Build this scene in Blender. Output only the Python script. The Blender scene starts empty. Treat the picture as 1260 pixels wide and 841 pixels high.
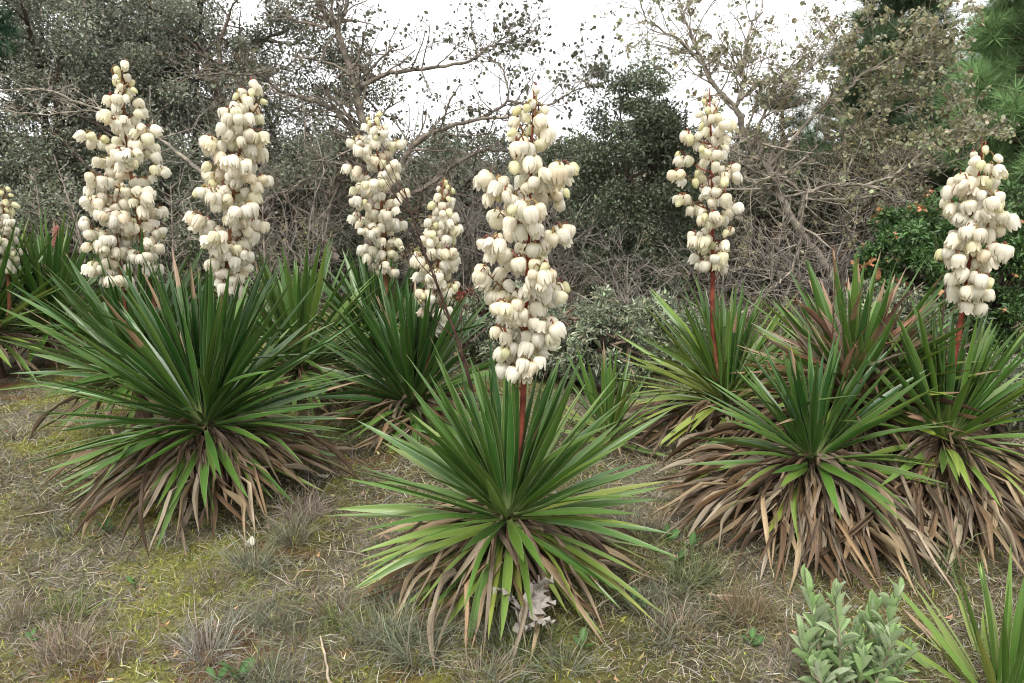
import bpy, math, random
import numpy as np
from mathutils import Vector, Matrix

R = math.radians
random.seed(7)
rng = np.random.default_rng(11)
scene = bpy.context.scene
COL = scene.collection

# ------------------------------------------------------------------ camera
F = 980.0; CAMZ = 1.6; PITCH = R(12.7)
cd = bpy.data.cameras.new('camera'); cam = bpy.data.objects.new('camera', cd); COL.objects.link(cam)
cd.sensor_width = 36.0; cd.lens = F / 1260.0 * 36.0; cd.clip_end = 2000; cd.clip_start = 0.05
cam.location = (0, 0, CAMZ); cam.rotation_euler = (R(90) - PITCH, 0, 0)
scene.camera = cam

# ------------------------------------------------------------------ sky, sun, exposure
SUN_EL, SUN_AZ = R(58), R(200)
w = bpy.data.worlds.new('World'); scene.world = w; w.use_nodes = True
nt = w.node_tree; nt.nodes.clear()
o_ = nt.nodes.new('ShaderNodeOutputWorld'); bg = nt.nodes.new('ShaderNodeBackground')
sky = nt.nodes.new('ShaderNodeTexSky'); sky.sky_type = 'NISHITA'; sky.sun_disc = False
sky.sun_elevation = SUN_EL; sky.sun_rotation = SUN_AZ; sky.air_density = 1.0; sky.dust_density = 3.0
tc = nt.nodes.new('ShaderNodeTexCoord'); mp = nt.nodes.new('ShaderNodeMapping'); mp.inputs['Scale'].default_value = (1, 1, 2.2)
nz = nt.nodes.new('ShaderNodeTexNoise'); nz.inputs['Scale'].default_value = 2.2; nz.inputs['Detail'].default_value = 5
cr = nt.nodes.new('ShaderNodeValToRGB')
cr.color_ramp.elements[0].position = .30; cr.color_ramp.elements[0].color = (8.6, 8.75, 8.95, 1)
cr.color_ramp.elements[1].position = .62; cr.color_ramp.elements[1].color = (10.7, 10.7, 10.7, 1)
mx = nt.nodes.new('ShaderNodeMix'); mx.data_type = 'RGBA'; mx.inputs[0].default_value = .93
nt.links.new(tc.outputs['Generated'], mp.inputs[0]); nt.links.new(mp.outputs[0], nz.inputs[0])
nt.links.new(nz.outputs[0], cr.inputs[0])
nt.links.new(sky.outputs[0], mx.inputs[6]); nt.links.new(cr.outputs[0], mx.inputs[7])
nt.links.new(mx.outputs[2], bg.inputs[0]); bg.inputs[1].default_value = .088
nt.links.new(bg.outputs[0], o_.inputs[0])
sd = bpy.data.lights.new('sun', 'SUN'); sd.energy = 1.5; sd.angle = R(18); sd.color = (1, .97, .92)
sun = bpy.data.objects.new('sun', sd); COL.objects.link(sun)
sv = Vector((math.sin(SUN_AZ) * math.cos(SUN_EL), math.cos(SUN_AZ) * math.cos(SUN_EL), math.sin(SUN_EL)))
sun.rotation_euler = sv.to_track_quat('Z', 'Y').to_euler(); sun.location = sv * 30
vs = scene.view_settings; vs.view_transform = 'Standard'; vs.look = 'None'; vs.gamma = 1; vs.use_curve_mapping = False
vs.exposure = 1.12
scene.cycles.max_bounces = 4; scene.cycles.diffuse_bounces = 2; scene.cycles.glossy_bounces = 1; scene.cycles.transmission_bounces = 2; scene.cycles.transparent_max_bounces = 2
scene.cycles.use_denoising = True; scene.cycles.filter_width = 1.1

# ------------------------------------------------------------------ picture <-> place
cp, sp = math.cos(PITCH), math.sin(PITCH)
def P(px, py, Y):
    u = (px - 630) / F; v = -(py - 420.5) / F
    dy = cp + v * sp; dz = -sp + v * cp
    t = Y / dy
    return Vector((u * t, Y, CAMZ + dz * t))
def m_per_px(py, Y):
    v = -(py - 420.5) / F
    return Y / (cp + v * sp) / F
def G(px, py):
    v = -(py - 420.5) / F
    dy = cp + v * sp; dz = -sp + v * cp
    t = -CAMZ / dz
    x, y = (px - 630) / F * t, dy * t
    return Vector((x, y, H(x, y)))

def vnoise(x, y, seed=0):
    x = np.asarray(x, float); y = np.asarray(y, float)
    xi = np.floor(x).astype(np.int64); yi = np.floor(y).astype(np.int64)
    fx = x - xi; fy = y - yi; fx = fx * fx * (3 - 2 * fx); fy = fy * fy * (3 - 2 * fy)
    def h(a, b):
        n = (a * 374761393 + b * 668265263 + seed * 974634777) & 0x7fffffff
        n = ((n ^ (n >> 13)) * 1274126177) & 0x7fffffff
        return ((n ^ (n >> 16)) & 0xffff) / 65535.0
    return (h(xi, yi) * (1 - fx) + h(xi + 1, yi) * fx) * (1 - fy) + (h(xi, yi + 1) * (1 - fx) + h(xi + 1, yi + 1) * fx) * fy
def fbm(x, y, seed=0, oct=4):
    s = 0; a = .5; t = 0
    for k in range(oct):
        s = s + a * vnoise(np.asarray(x) * 2 ** k, np.asarray(y) * 2 ** k, seed + k); t += a; a *= .5
    return s / t
def Ha(x, y):
    return .07 * (vnoise(np.asarray(x) * .7 + 3, np.asarray(y) * .7, 1) - .5) + .035 * (fbm(np.asarray(x) * 4, np.asarray(y) * 4, 5, 3) - .5)
def H(x, y): return float(Ha(x, y) + bumpf(x, y))

# ------------------------------------------------------------------ materials
def new_mat(name):
    m = bpy.data.materials.new(name); m.use_nodes = True
    n = m.node_tree; n.nodes.clear()
    out = n.nodes.new('ShaderNodeOutputMaterial')
    return m, n, out
def N(n, t, **kw):
    x = n.nodes.new(t)
    for k, v in kw.items(): setattr(x, k, v)
    return x
def mixc(n, fac, a, b, mode='MIX'):
    x = N(n, 'ShaderNodeMix', data_type='RGBA', blend_type=mode)
    for i, s in ((0, fac), (6, a), (7, b)):
        if hasattr(s, 'links'): n.links.new(s, x.inputs[i])
        elif i == 0: x.inputs[0].default_value = s
        else: x.inputs[i].default_value = (*s, 1)
    return x.outputs[2]
def mth(n, op, a, b=None, c=None):
    x = N(n, 'ShaderNodeMath', operation=op)
    for i, s in enumerate((a, b, c)):
        if s is None: continue
        if hasattr(s, 'links'): n.links.new(s, x.inputs[i])
        else: x.inputs[i].default_value = s
    return x.outputs[0]
def smooth01(n, v, lo, hi):
    x = N(n, 'ShaderNodeMapRange', interpolation_type='SMOOTHSTEP')
    n.links.new(v, x.inputs[0]); x.inputs[1].default_value = lo; x.inputs[2].default_value = hi
    return x.outputs[0]

def blade_mat(name, rough, dead=False):
    m, n, out = new_mat(name)
    uv = N(n, 'ShaderNodeUVMap'); sx = N(n, 'ShaderNodeSeparateXYZ'); n.links.new(uv.outputs[0], sx.inputs[0])
    oi = N(n, 'ShaderNodeObjectInfo')
    mpn = N(n, 'ShaderNodeCombineXYZ')
    n.links.new(mth(n, 'MULTIPLY', sx.outputs[0], 9.0), mpn.inputs[0])
    n.links.new(mth(n, 'MULTIPLY', sx.outputs[1], 1.6), mpn.inputs[1])
    n.links.new(mth(n, 'MULTIPLY', oi.outputs['Random'], 50.0), mpn.inputs[2])
    tx = N(n, 'ShaderNodeTexNoise'); tx.inputs['Scale'].default_value = 2.6; tx.inputs['Detail'].default_value = 5; tx.inputs['Roughness'].default_value = .65
    n.links.new(mpn.outputs[0], tx.inputs[0])
    f = smooth01(n, tx.outputs[0], .3, .7)
    base = oi.outputs['Color']
    if dead:
        c = mixc(n, f, mixc(n, 1.0, base, (.5, .44, .38), 'MULTIPLY'), mixc(n, .15, base, (.5, .43, .33)))
        t2 = N(n, 'ShaderNodeTexNoise'); t2.inputs['Scale'].default_value = 9; t2.inputs['Detail'].default_value = 3
        n.links.new(mpn.outputs[0], t2.inputs[0])
        c = mixc(n, smooth01(n, t2.outputs[0], .56, .72), c, (.10, .075, .06))
    else:
        c = mixc(n, f, mixc(n, 1.0, base, (.72, .76, .7), 'MULTIPLY'), mixc(n, 1.0, base, (1.22, 1.17, 1.15), 'MULTIPLY'))
        # pale margins, pale clasping base, brown tip
        d = mth(n, 'ABSOLUTE', mth(n, 'SUBTRACT', sx.outputs[0], .5))
        c = mixc(n, mth(n, 'MULTIPLY', smooth01(n, d, .44, .49), .55), c, (.34, .33, .2))
        c = mixc(n, mth(n, 'MULTIPLY', mth(n, 'SUBTRACT', 1.0, smooth01(n, sx.outputs[1], .02, .16)), .5), c, (.35, .40, .16))
        tipd = mth(n, 'ADD', sx.outputs[1], mth(n, 'MULTIPLY', mth(n, 'SUBTRACT', tx.outputs[0], .5), .12))
        br = mth(n, 'GREATER_THAN', tipd, oi.outputs['Alpha'])
        c = mixc(n, br, c, mixc(n, f, (.17, .095, .05), (.36, .25, .15)))
    p = N(n, 'ShaderNodeBsdfPrincipled'); n.links.new(c, p.inputs['Base Color']); p.inputs['Roughness'].default_value = rough
    p.inputs['Specular IOR Level'].default_value = .25 if dead else .5
    bp = N(n, 'ShaderNodeBump'); bp.inputs['Strength'].default_value = .5 if dead else .18; bp.inputs['Distance'].default_value = .004
    n.links.new(tx.outputs[0], bp.inputs['Height']); n.links.new(bp.outputs[0], p.inputs['Normal'])
    n.links.new(p.outputs[0], out.inputs[0])
    return m
M_LEAF = blade_mat('yucca_leaf', .33)
M_DEAD = blade_mat('dry_leaf', .75, True)

def col_mat(name, rough=.6, trans=.0, spec=.4, noise=0):
    """colour from the mesh's own colour attribute; thin leaves let some light through"""
    m, n, out = new_mat(name)
    a = N(n, 'ShaderNodeAttribute', attribute_name='Col')
    c = a.outputs[0]
    if noise:
        tx = N(n, 'ShaderNodeTexNoise'); tx.inputs['Scale'].default_value = noise; tx.inputs['Detail'].default_value = 4
        t = N(n, 'ShaderNodeTexCoord'); n.links.new(t.outputs['Object'], tx.inputs[0])
        c = mixc(n, smooth01(n, tx.outputs[0], .3, .7), mixc(n, 1.0, c, (.5, .5, .5), 'MULTIPLY'), mixc(n, 1.0, c, (1.35, 1.3, 1.25), 'MULTIPLY'))
    p = N(n, 'ShaderNodeBsdfPrincipled'); n.links.new(c, p.inputs['Base Color']); p.inputs['Roughness'].default_value = rough
    p.inputs['Specular IOR Level'].default_value = spec
    if trans > 0:
        tr = N(n, 'ShaderNodeBsdfTranslucent'); n.links.new(c, tr.inputs[0])
        ms = N(n, 'ShaderNodeMixShader'); ms.inputs[0].default_value = trans
        n.links.new(p.outputs[0], ms.inputs[1]); n.links.new(tr.outputs[0], ms.inputs[2]); n.links.new(ms.outputs[0], out.inputs[0])
    else: n.links.new(p.outputs[0], out.inputs[0])
    return m
M_FOL = col_mat('foliage', .42, .22, .5)
M_MATT = col_mat('felted_foliage', .8, .15, .2)
M_NEEDLE = col_mat('needles', .55, .2, .3)
M_GRASS = col_mat('dry_grass', .8, .2, .15)
M_BARK = col_mat('bark', .9, 0, .15, 14)

def flower_mat():
    m, n, out = new_mat('cream_petal')
    uv = N(n, 'ShaderNodeUVMap'); sx = N(n, 'ShaderNodeSeparateXYZ'); n.links.new(uv.outputs[0], sx.inputs[0])
    oi = N(n, 'ShaderNodeObjectInfo')
    c = mixc(n, smooth01(n, sx.outputs[1], .0, .28), (.70, .67, .46), (.92, .885, .775))
    d = mth(n, 'ABSOLUTE', mth(n, 'SUBTRACT', sx.outputs[0], .5))
    rib = mth(n, 'MULTIPLY', mth(n, 'SUBTRACT', 1.0, smooth01(n, d, .0, .16)), mth(n, 'SUBTRACT', 1.0, smooth01(n, sx.outputs[1], .35, .9)))
    c = mixc(n, mth(n, 'MULTIPLY', rib, .22), c, (.72, .66, .40))
    pk = mth(n, 'MULTIPLY', mth(n, 'MULTIPLY', smooth01(n, sx.outputs[1], .5, 1.0), mth(n, 'SUBTRACT', 1.0, smooth01(n, d, .0, .3))), oi.outputs['Random'])
    c = mixc(n, mth(n, 'MULTIPLY', pk, .45), c, (.6, .40, .32))
    c = mixc(n, 1.0, c, oi.outputs['Color'], 'MULTIPLY')
    p = N(n, 'ShaderNodeBsdfPrincipled'); n.links.new(c, p.inputs['Base Color']); p.inputs['Roughness'].default_value = .5
    p.inputs['Specular IOR Level'].default_value = .3
    wv = N(n, 'ShaderNodeTexWave'); wv.inputs['Scale'].default_value = 4; wv.inputs['Distortion'].default_value = 1.5
    n.links.new(uv.outputs[0], wv.inputs[0])
    bp = N(n, 'ShaderNodeBump'); bp.inputs['Strength'].default_value = .15; bp.inputs['Distance'].default_value = .002
    n.links.new(wv.outputs[0], bp.inputs['Height']); n.links.new(bp.outputs[0], p.inputs['Normal'])
    tr = N(n, 'ShaderNodeBsdfTranslucent'); n.links.new(c, tr.inputs[0])
    ms = N(n, 'ShaderNodeMixShader'); ms.inputs[0].default_value = .42
    n.links.new(p.outputs[0], ms.inputs[1]); n.links.new(tr.outputs[0], ms.inputs[2]); n.links.new(ms.outputs[0], out.inputs[0])
    return m
M_FLOWER = flower_mat()

def ground_mat():
    m, n, out = new_mat('mossy_sand')
    a = N(n, 'ShaderNodeAttribute', attribute_name='Col')
    t = N(n, 'ShaderNodeTexCoord')
    tx = N(n, 'ShaderNodeTexNoise'); tx.inputs['Scale'].default_value = 60; tx.inputs['Detail'].default_value = 6; tx.inputs['Roughness'].default_value = .7
    n.links.new(t.outputs['Object'], tx.inputs[0])
    c = mixc(n, smooth01(n, tx.outputs[0], .3, .7), mixc(n, 1.0, a.outputs[0], (.45, .43, .42), 'MULTIPLY'), mixc(n, 1.0, a.outputs[0], (1.3, 1.3, 1.25), 'MULTIPLY'))
    p = N(n, 'ShaderNodeBsdfPrincipled'); n.links.new(c, p.inputs['Base Color']); p.inputs['Roughness'].default_value = .95
    p.inputs['Specular IOR Level'].default_value = .1
    bp = N(n, 'ShaderNodeBump'); bp.inputs['Strength'].default_value = .9; bp.inputs['Distance'].default_value = .015
    n.links.new(tx.outputs[0], bp.inputs['Height']); n.links.new(bp.outputs[0], p.inputs['Normal'])
    n.links.new(p.outputs[0], out.inputs[0])
    return m
M_GROUND = ground_mat()

# ------------------------------------------------------------------ mesh helpers
def fast_mesh(name, V, T, mat, C=None, uv=None, smooth=False):
    """V (n,3), T (m,k) faces of k corners, C (n,3) point colours, uv (n,2)"""
    V = np.ascontiguousarray(V, np.float32); T = np.ascontiguousarray(T, np.int32)
    k = T.shape[1]
    me = bpy.data.meshes.new(name)
    me.vertices.add(len(V)); me.vertices.foreach_set('co', V.ravel())
    me.loops.add(T.size); me.loops.foreach_set('vertex_index', T.ravel())
    me.polygons.add(len(T)); me.polygons.foreach_set('loop_start', np.arange(0, T.size, k, dtype=np.int32))
    if C is not None:
        at = me.color_attributes.new('Col', 'FLOAT_COLOR', 'POINT')
        at.data.foreach_set('color', np.concatenate([C, np.ones((len(C), 1))], 1).astype(np.float32).ravel())
    if uv is not None:
        l = me.uv_layers.new(name='UVMap'); l.data.foreach_set('uv', np.asarray(uv, np.float32)[T.ravel()].ravel())
    me.update(calc_edges=True)
    if smooth: me.polygons.foreach_set('use_smooth', np.ones(len(T), bool))
    me.materials.append(mat)
    return me
def link(name, me, parent=None, mtx=None):
    o = bpy.data.objects.new(name, me); COL.objects.link(o)
    if parent is not None: o.parent = parent
    if mtx is not None: o.matrix_basis = mtx
    return o
def tag(o, label=None, cat=None, group=None, kind=None):
    if label: o['label'] = label
    if cat: o['category'] = cat
    if group: o['group'] = group
    if kind: o['kind'] = kind
    return o
def thing(name, loc, label, cat, group=None):
    o = bpy.data.objects.new(name, None); COL.objects.link(o); o.location = loc; o.empty_display_size = .1
    return tag(o, label, cat, group)

class Tubes:
    """tapering tubes gathered into one mesh"""
    def __init__(s): s.V = []; s.T = []; s.C = []; s.n = 0
    def add(s, pts, rad, col, sides=5, jit=0.0):
        pts = np.array([tuple(p) for p in pts], float); m = len(pts)
        rad = np.broadcast_to(np.asarray(rad, float), (m,)) if np.ndim(rad) else np.full(m, rad)
        tg = np.gradient(pts, axis=0); tg /= np.linalg.norm(tg, axis=1)[:, None] + 1e-9
        ref = np.array([0, 0, 1.]) if abs(tg[0][2]) < .9 else np.array([1., 0, 0])
        a = np.cross(tg, ref); a /= np.linalg.norm(a, axis=1)[:, None] + 1e-9
        b = np.cross(tg, a)
        th = np.linspace(0, 2 * np.pi, sides, endpoint=False)
        r = rad[:, None] * (1 + (rng.random((m, sides)) - .5) * jit)
        V = pts[:, None, :] + r[..., None] * (np.cos(th)[None, :, None] * a[:, None, :] + np.sin(th)[None, :, None] * b[:, None, :])
        i = np.arange(m - 1)[:, None] * sides + s.n; j = np.arange(sides)[None, :]; j2 = (j + 1) % sides
        T = np.stack([i + j, i + j2, i + sides + j2, i + sides + j], -1).reshape(-1, 4)
        s.V.append(V.reshape(-1, 3)); s.T.append(T)
        c = np.asarray(col, float)
        c = np.broadcast_to(c, (m, 3)) if c.ndim == 1 else c
        s.C.append(np.repeat(c, sides, 0)); s.n += m * sides
    def mesh(s, name, mat=M_BARK, off=None):
        V = np.concatenate(s.V)
        if off is not None: V = V - np.array(off)
        return fast_mesh(name, V, np.concatenate(s.T), mat, np.concatenate(s.C), smooth=True)

LEAF4 = (np.array([[0, 0, 0], [.42, -.5, .10], [.5, 0, -.02], [.42, .5, .10], [1, 0, -.06]]), np.array([[0, 2, 1], [0, 3, 2], [1, 2, 4], [2, 3, 4]]))
LEAF2 = (np.array([[0, 0, 0], [.45, -.5, .12], [1, 0, -.04], [.45, .5, .12]]), np.array([[0, 2, 1], [0, 3, 2]]))
NEEDLE = (np.array([[0, -.5, 0], [0, .5, 0], [1, 0, 0]]), np.array([[0, 1, 2]]))
LEAFR = (np.array([[0, 0, 0], [.2, -.36, .04], [.6, -.5, .08], [.88, -.26, .02], [1, 0, -.03], [.88, .26, .02], [.6, .5, .08], [.2, .36, .04], [.5, 0, 0]]),
         np.array([[8, 0, 7], [8, 7, 6], [8, 6, 5], [8, 5, 4], [8, 4, 3], [8, 3, 2], [8, 2, 1], [8, 1, 0]]))
def unit(a): return a / (np.linalg.norm(a, axis=-1, keepdims=True) + 1e-9)
def scatter(P0, D, Nn, L, W, C, tmpl=LEAF2):
    """copies of a leaf template: returns V, T, C"""
    tv, tt = tmpl; n = len(P0); k = len(tv)
    D = unit(D); Y = unit(np.cross(Nn, D)); Z = np.cross(D, Y)
    L = np.broadcast_to(L, (n,))[:, None, None]; W = np.broadcast_to(W, (n,))[:, None, None]
    V = P0[:, None, :] + tv[None, :, 0:1] * L * D[:, None] + tv[None, :, 1:2] * W * Y[:, None] + tv[None, :, 2:3] * L * Z[:, None]
    T = (np.arange(n)[:, None, None] * k + tt[None]).reshape(-1, 3)
    return V.reshape(-1, 3), T, np.repeat(C, k, 0)
def rdir(n, up=0.0):
    d = rng.normal(size=(n, 3)); d = unit(d); d[:, 2] += up
    return unit(d)
def colvar(base, n, v=.25, hue=.08):
    b = np.array(base)[None] * np.exp(rng.normal(0, v, (n, 1))) * np.exp(rng.normal(0, hue, (n, 3)))
    return np.clip(b, 0.004, .9)

# ------------------------------------------------------------------ ground
def mossmask(x, y):
    m = fbm(x * 2.3 + 7, y * 2.3, 21, 4)
    left = np.clip((1.0 - x) / 1.6, 0, 1)
    d = vnoise(x * 11, y * 11, 91) * .4 + vnoise(x * 27, y * 27, 92) * .35 + vnoise(x * 60, y * 60, 95) * .25
    return np.clip((m - .45) * 4.0 + (d - .5) * 3.2, 0, 1) * (.35 + .65 * left) * .8
def rustmask(x, y):
    d = vnoise(x * 24, y * 24, 93) * .5 + vnoise(x * 60, y * 60, 94) * .5
    return np.clip((fbm(x * 2.9 + 40, y * 2.9 + 9, 33, 4) - .62) * 7 + (d - .5) * 1.1, 0, 1) * np.clip((1.3 - x) / 1.5, .25, 1) * .75
def greymask(x, y): return np.clip((fbm(x * 1.9 + 90, y * 1.9, 51, 3) - .52) * 8, 0, 1)
def ground_col(x, y):
    soil = np.array([.085, .07, .042]); moss = np.array([.19, .195, .04]); rust = np.array([.16, .075, .035]); grey = np.array([.18, .16, .12])
    c = np.repeat(soil[None], len(x), 0)
    for mk, cc in ((greymask(x, y) * .75, grey), (mossmask(x, y), moss), (rustmask(x, y), rust)):
        c = c * (1 - mk[:, None]) + cc[None] * mk[:, None]
    return c
def axis_coords(lo, hi, step, far):
    a = list(np.arange(lo, hi, step)); s = step; v = a[-1]; up = []
    while v < far: s *= 1.35; v += s; up.append(v)
    s = step; v = a[0]; dn = []
    while v > -far: s *= 1.35; v -= s; dn.append(v)
    return np.array(dn[::-1] + a + up)
def bumpf(x, y):   # moss cushions and small lumps
    return (mossmask(x, y) * .045 * fbm(x * 14, y * 14, 77, 2) + .018 * (fbm(x * 20, y * 20, 81, 2) - .5)) * (np.abs(x) < 6) * (y < 9)
gx = axis_coords(-4.0, 4.2, .03, 600); gy = axis_coords(1.6, 8.0, .03, 600)
X, Y = np.meshgrid(gx, gy); x = X.ravel(); y = Y.ravel()
near = np.clip((60 - np.hypot(x, y)) / 40, 0, 1)
z = (Ha(x, y) + bumpf(x, y)) * near
nx, ny = len(gx), len(gy)
i = (np.arange(ny - 1)[:, None] * nx + np.arange(nx - 1)[None]).ravel()
T = np.stack([i, i + 1, i + 1 + nx, i + nx], 1)
me = fast_mesh('ground', np.stack([x, y, z], 1), T, M_GROUND, ground_col(x, y), smooth=True)
tag(link('ground', me), 'mossy sandy ground with dry grass and rust patches', None, None, 'structure')

def blades(n, xr, yr, L, W, lie, colf, keep=None, curl=.5):
    x = rng.uniform(*xr, n); y = rng.uniform(*yr, n)
    if keep is not None:
        k = rng.random(n) < keep(x, y); x, y = x[k], y[k]; n = len(x)
    z = Ha(x, y) + bumpf(x, y)
    az = rng.uniform(0, 2 * np.pi, n); el = np.abs(rng.normal(lie, .3, n)); el = np.clip(el, .03, 1.5)
    D = np.stack([np.cos(az) * np.cos(el), np.sin(az) * np.cos(el), np.sin(el)], 1)
    L = L * np.exp(rng.normal(0, .35, n))
    S = unit(np.cross(D, np.array([0, 0, 1.]))) ; S = unit(S + rng.normal(0, .5, (n, 3)))
    wv = (W * np.exp(rng.normal(0, .25, n)))[:, None]
    p0 = np.stack([x, y, z - .004], 1)
    bend = rng.normal(0, curl, (n, 3)); bend[:, 2] = -np.abs(bend[:, 2]) * .6
    p1 = p0 + D * (L * .5)[:, None]; p2 = p1 + unit(D + bend) * (L * .5)[:, None]
    p2[:, 2] = np.maximum(p2[:, 2], z + .004)
    V = np.stack([p0 - S * wv * .5, p0 + S * wv * .5, p1 - S * wv * .45, p1 + S * wv * .45, p2], 1).reshape(-1, 3)
    b = np.arange(n)[:, None] * 5
    T = np.concatenate([b + np.array([[0, 1, 3]]), b + np.array([[0, 3, 2]]), b + np.array([[2, 3, 4]])], 1).reshape(-1, 3)
    return V, T, np.repeat(colf(x, y, n), 5, 0)
def join(parts):
    V, T, C, k = [], [], [], 0
    for v, t, c in parts: V.append(v); T.append(t + k); C.append(c); k += len(v)
    return np.concatenate(V), np.concatenate(T), np.concatenate(C)
def straw(x, y, n):
    c = colvar((.31, .265, .18), n, .5, .07)
    g = rng.random(n) < .34 + .18 * (x < .5)
    c[g] = colvar((.17, .18, .065), g.sum(), .3, .08)
    gr = rng.random(n) < .2; c[gr] = colvar((.27, .25, .22), gr.sum(), .3, .03)
    return np.clip(c, 0, .6)
def mosscol(x, y, n):
    c = np.minimum(colvar((.25, .275, .045), n, .5, .09), .5); return c
def rustcol(x, y, n): return colvar((.20, .095, .04), n, .4, .1)
FR, YR = (-3.6, 3.6), (2.2, 6.6)
def nearw(x, y): return np.clip(1.35 - (y - 2.2) / 4.8, .2, 1) * (np.abs(x) < .72 * y + .25)
parts = [blades(270000, FR, YR, .055, .0026, .3, straw, lambda x, y: nearw(x, y) * (1 - .6 * mossmask(x, y)) * (1 - .5 * rustmask(x, y)), .32),
         blades(190000, FR, YR, .021, .0036, .75, mosscol, lambda x, y: nearw(x, y) * mossmask(x, y)),
         blades(60000, FR, YR, .03, .0026, .4, rustcol, lambda x, y: nearw(x, y) * rustmask(x, y)),
         blades(9000, FR, YR, .03, .011, .12, lambda x, y, n: colvar((.24, .16, .09), n, .5, .1), nearw),
         blades(1500, FR, YR, .12, .003, .06, lambda x, y, n: colvar((.33, .27, .2), n, .35, .05), nearw),
         blades(14000, (-6, 6), (6.4, 10.5), .12, .006, .7, straw)]
V, T, C = join(parts)
tag(link('ground_cover', fast_mesh('ground_cover', V, T, M_GRASS, C)), 'short dry grass, moss and litter over the ground', 'grass', None, 'stuff')

# ------------------------------------------------------------------ yucca pieces
def blade_mesh(name, arch, width, mat, cup=.18, twist=0., dead=False, seed=0, wave=0., kink=None):
    """unit-length leaf blade from (0,0,0) to (1,0,0), arching in z"""
    r = np.random.default_rng(seed)
    t = np.array([0, .04, .12, .24, .36, .48, .6, .72, .84, .94, 1.0])
    wp = np.interp(t, [0, .05, .14, .45, .62, .85, .95, 1], [.75, .62, .60, 1, .93, .46, .17, .012]) * width
    s = np.array([-1, -.5, 0, .5, 1.])
    ph = r.uniform(0, 6)
    zc = arch * np.sin(np.pi * t ** .8)
    if kink: zc = np.interp(t, [0, kink[0], 1], [0, kink[1], 0])
    yc = wave * np.sin(t * 5 + ph) * t * (1 - t) * 2
    V, U = [], []
    for a, ti in enumerate(t):
        tw = twist * ti
        cu = cup * (1.6 if ti < .15 else 1) * (1 + (.6 * math.sin(ti * 9 + ph) if dead else 0))
        for sj in s:
            yy = sj * wp[a] * .5; zz = cu * wp[a] * (abs(sj) ** 1.5)
            if dead: zz += wp[a] * .12 * math.sin(7 * ti + 3 * sj + ph)
            V.append((ti, yc[a] + yy * math.cos(tw) - zz * math.sin(tw), zc[a] + yy * math.sin(tw) + zz * math.cos(tw))); U.append((.5 + sj * .5, ti))
    k = len(s); F_ = []
    for a in range(len(t) - 1):
        for b in range(k - 1): F_.append((a * k + b, (a + 1) * k + b, (a + 1) * k + b + 1, a * k + b + 1))
    return fast_mesh(name, np.array(V), np.array(F_), mat, uv=np.array(U), smooth=True)
BW = .062   # blade width of the unit-length leaf
LIVE = {}
for ai, a in enumerate((-.02, .0, .02, .045, .08, .12)):
    LIVE[ai] = [blade_mesh('yucca_leaf', a + .006 * (q - 1), BW, M_LEAF, (.16, .24, .10)[q], (.0, .25, -.3)[q], seed=ai * 7 + q, wave=(.0, .012, -.015)[q]) for q in range(3)]
FOLD = [blade_mesh('folded_yucca_leaf', 0, BW, M_LEAF, .2, tw, seed=60 + k, kink=kk) for k, (tw, kk) in enumerate(((.2, (.55, .2)), (-.3, (.4, .3)), (.1, (.65, .14))))]
DEADV = [blade_mesh('dry_yucca_leaf', a, BW, M_DEAD, c, tw, True, seed=k, wave=wv, kink=kk)
         for k, (a, c, tw, wv, kk) in enumerate(((.06, .5, .4, .03, None), (.12, .7, -.7, .05, None), (.03, .3, 1.2, -.04, None), (.16, .9, .2, .02, None), (.0, .6, -1.0, .07, None), (.0, .4, .3, .0, (.35, .16)), (.0, .7, .5, .0, (.6, .12)), (.09, .25, 2.0, .05, None)))]
def mesh_np(me):
    co = np.empty(len(me.vertices) * 3, np.float32); me.vertices.foreach_get('co', co); fa = np.empty(len(me.loops), np.int32); me.loops.foreach_get('vertex_index', fa)
    return co.reshape(-1, 3), fa.reshape(-1, 4)
DEADNP = [mesh_np(m_) for m_ in DEADV]
def bframe(a, b, up, roll, width): return frame(a, b, up, roll, width / BW)
def frame(a, b, up, roll, width):
    d = b - a; L = d.length; d = d / L
    n = up - d * up.dot(d)
    if n.length < 1e-3: n = Vector((0, 1, 0)) - d * d.y
    n.normalize(); yv = n.cross(d)
    yv2 = yv * math.cos(roll) + n * math.sin(roll); n2 = d.cross(yv2)
    m = Matrix(((d.x * L, yv2.x * width, n2.x * L, a.x), (d.y * L, yv2.y * width, n2.y * L, a.y), (d.z * L, yv2.z * width, n2.z * L, a.z), (0, 0, 0, 1)))
    return m
def lerp(a, b, t): return a + (b - a) * t
def lerpc(a, b, t): return tuple(lerp(p, q, t) for p, q in zip(a, b))

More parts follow.
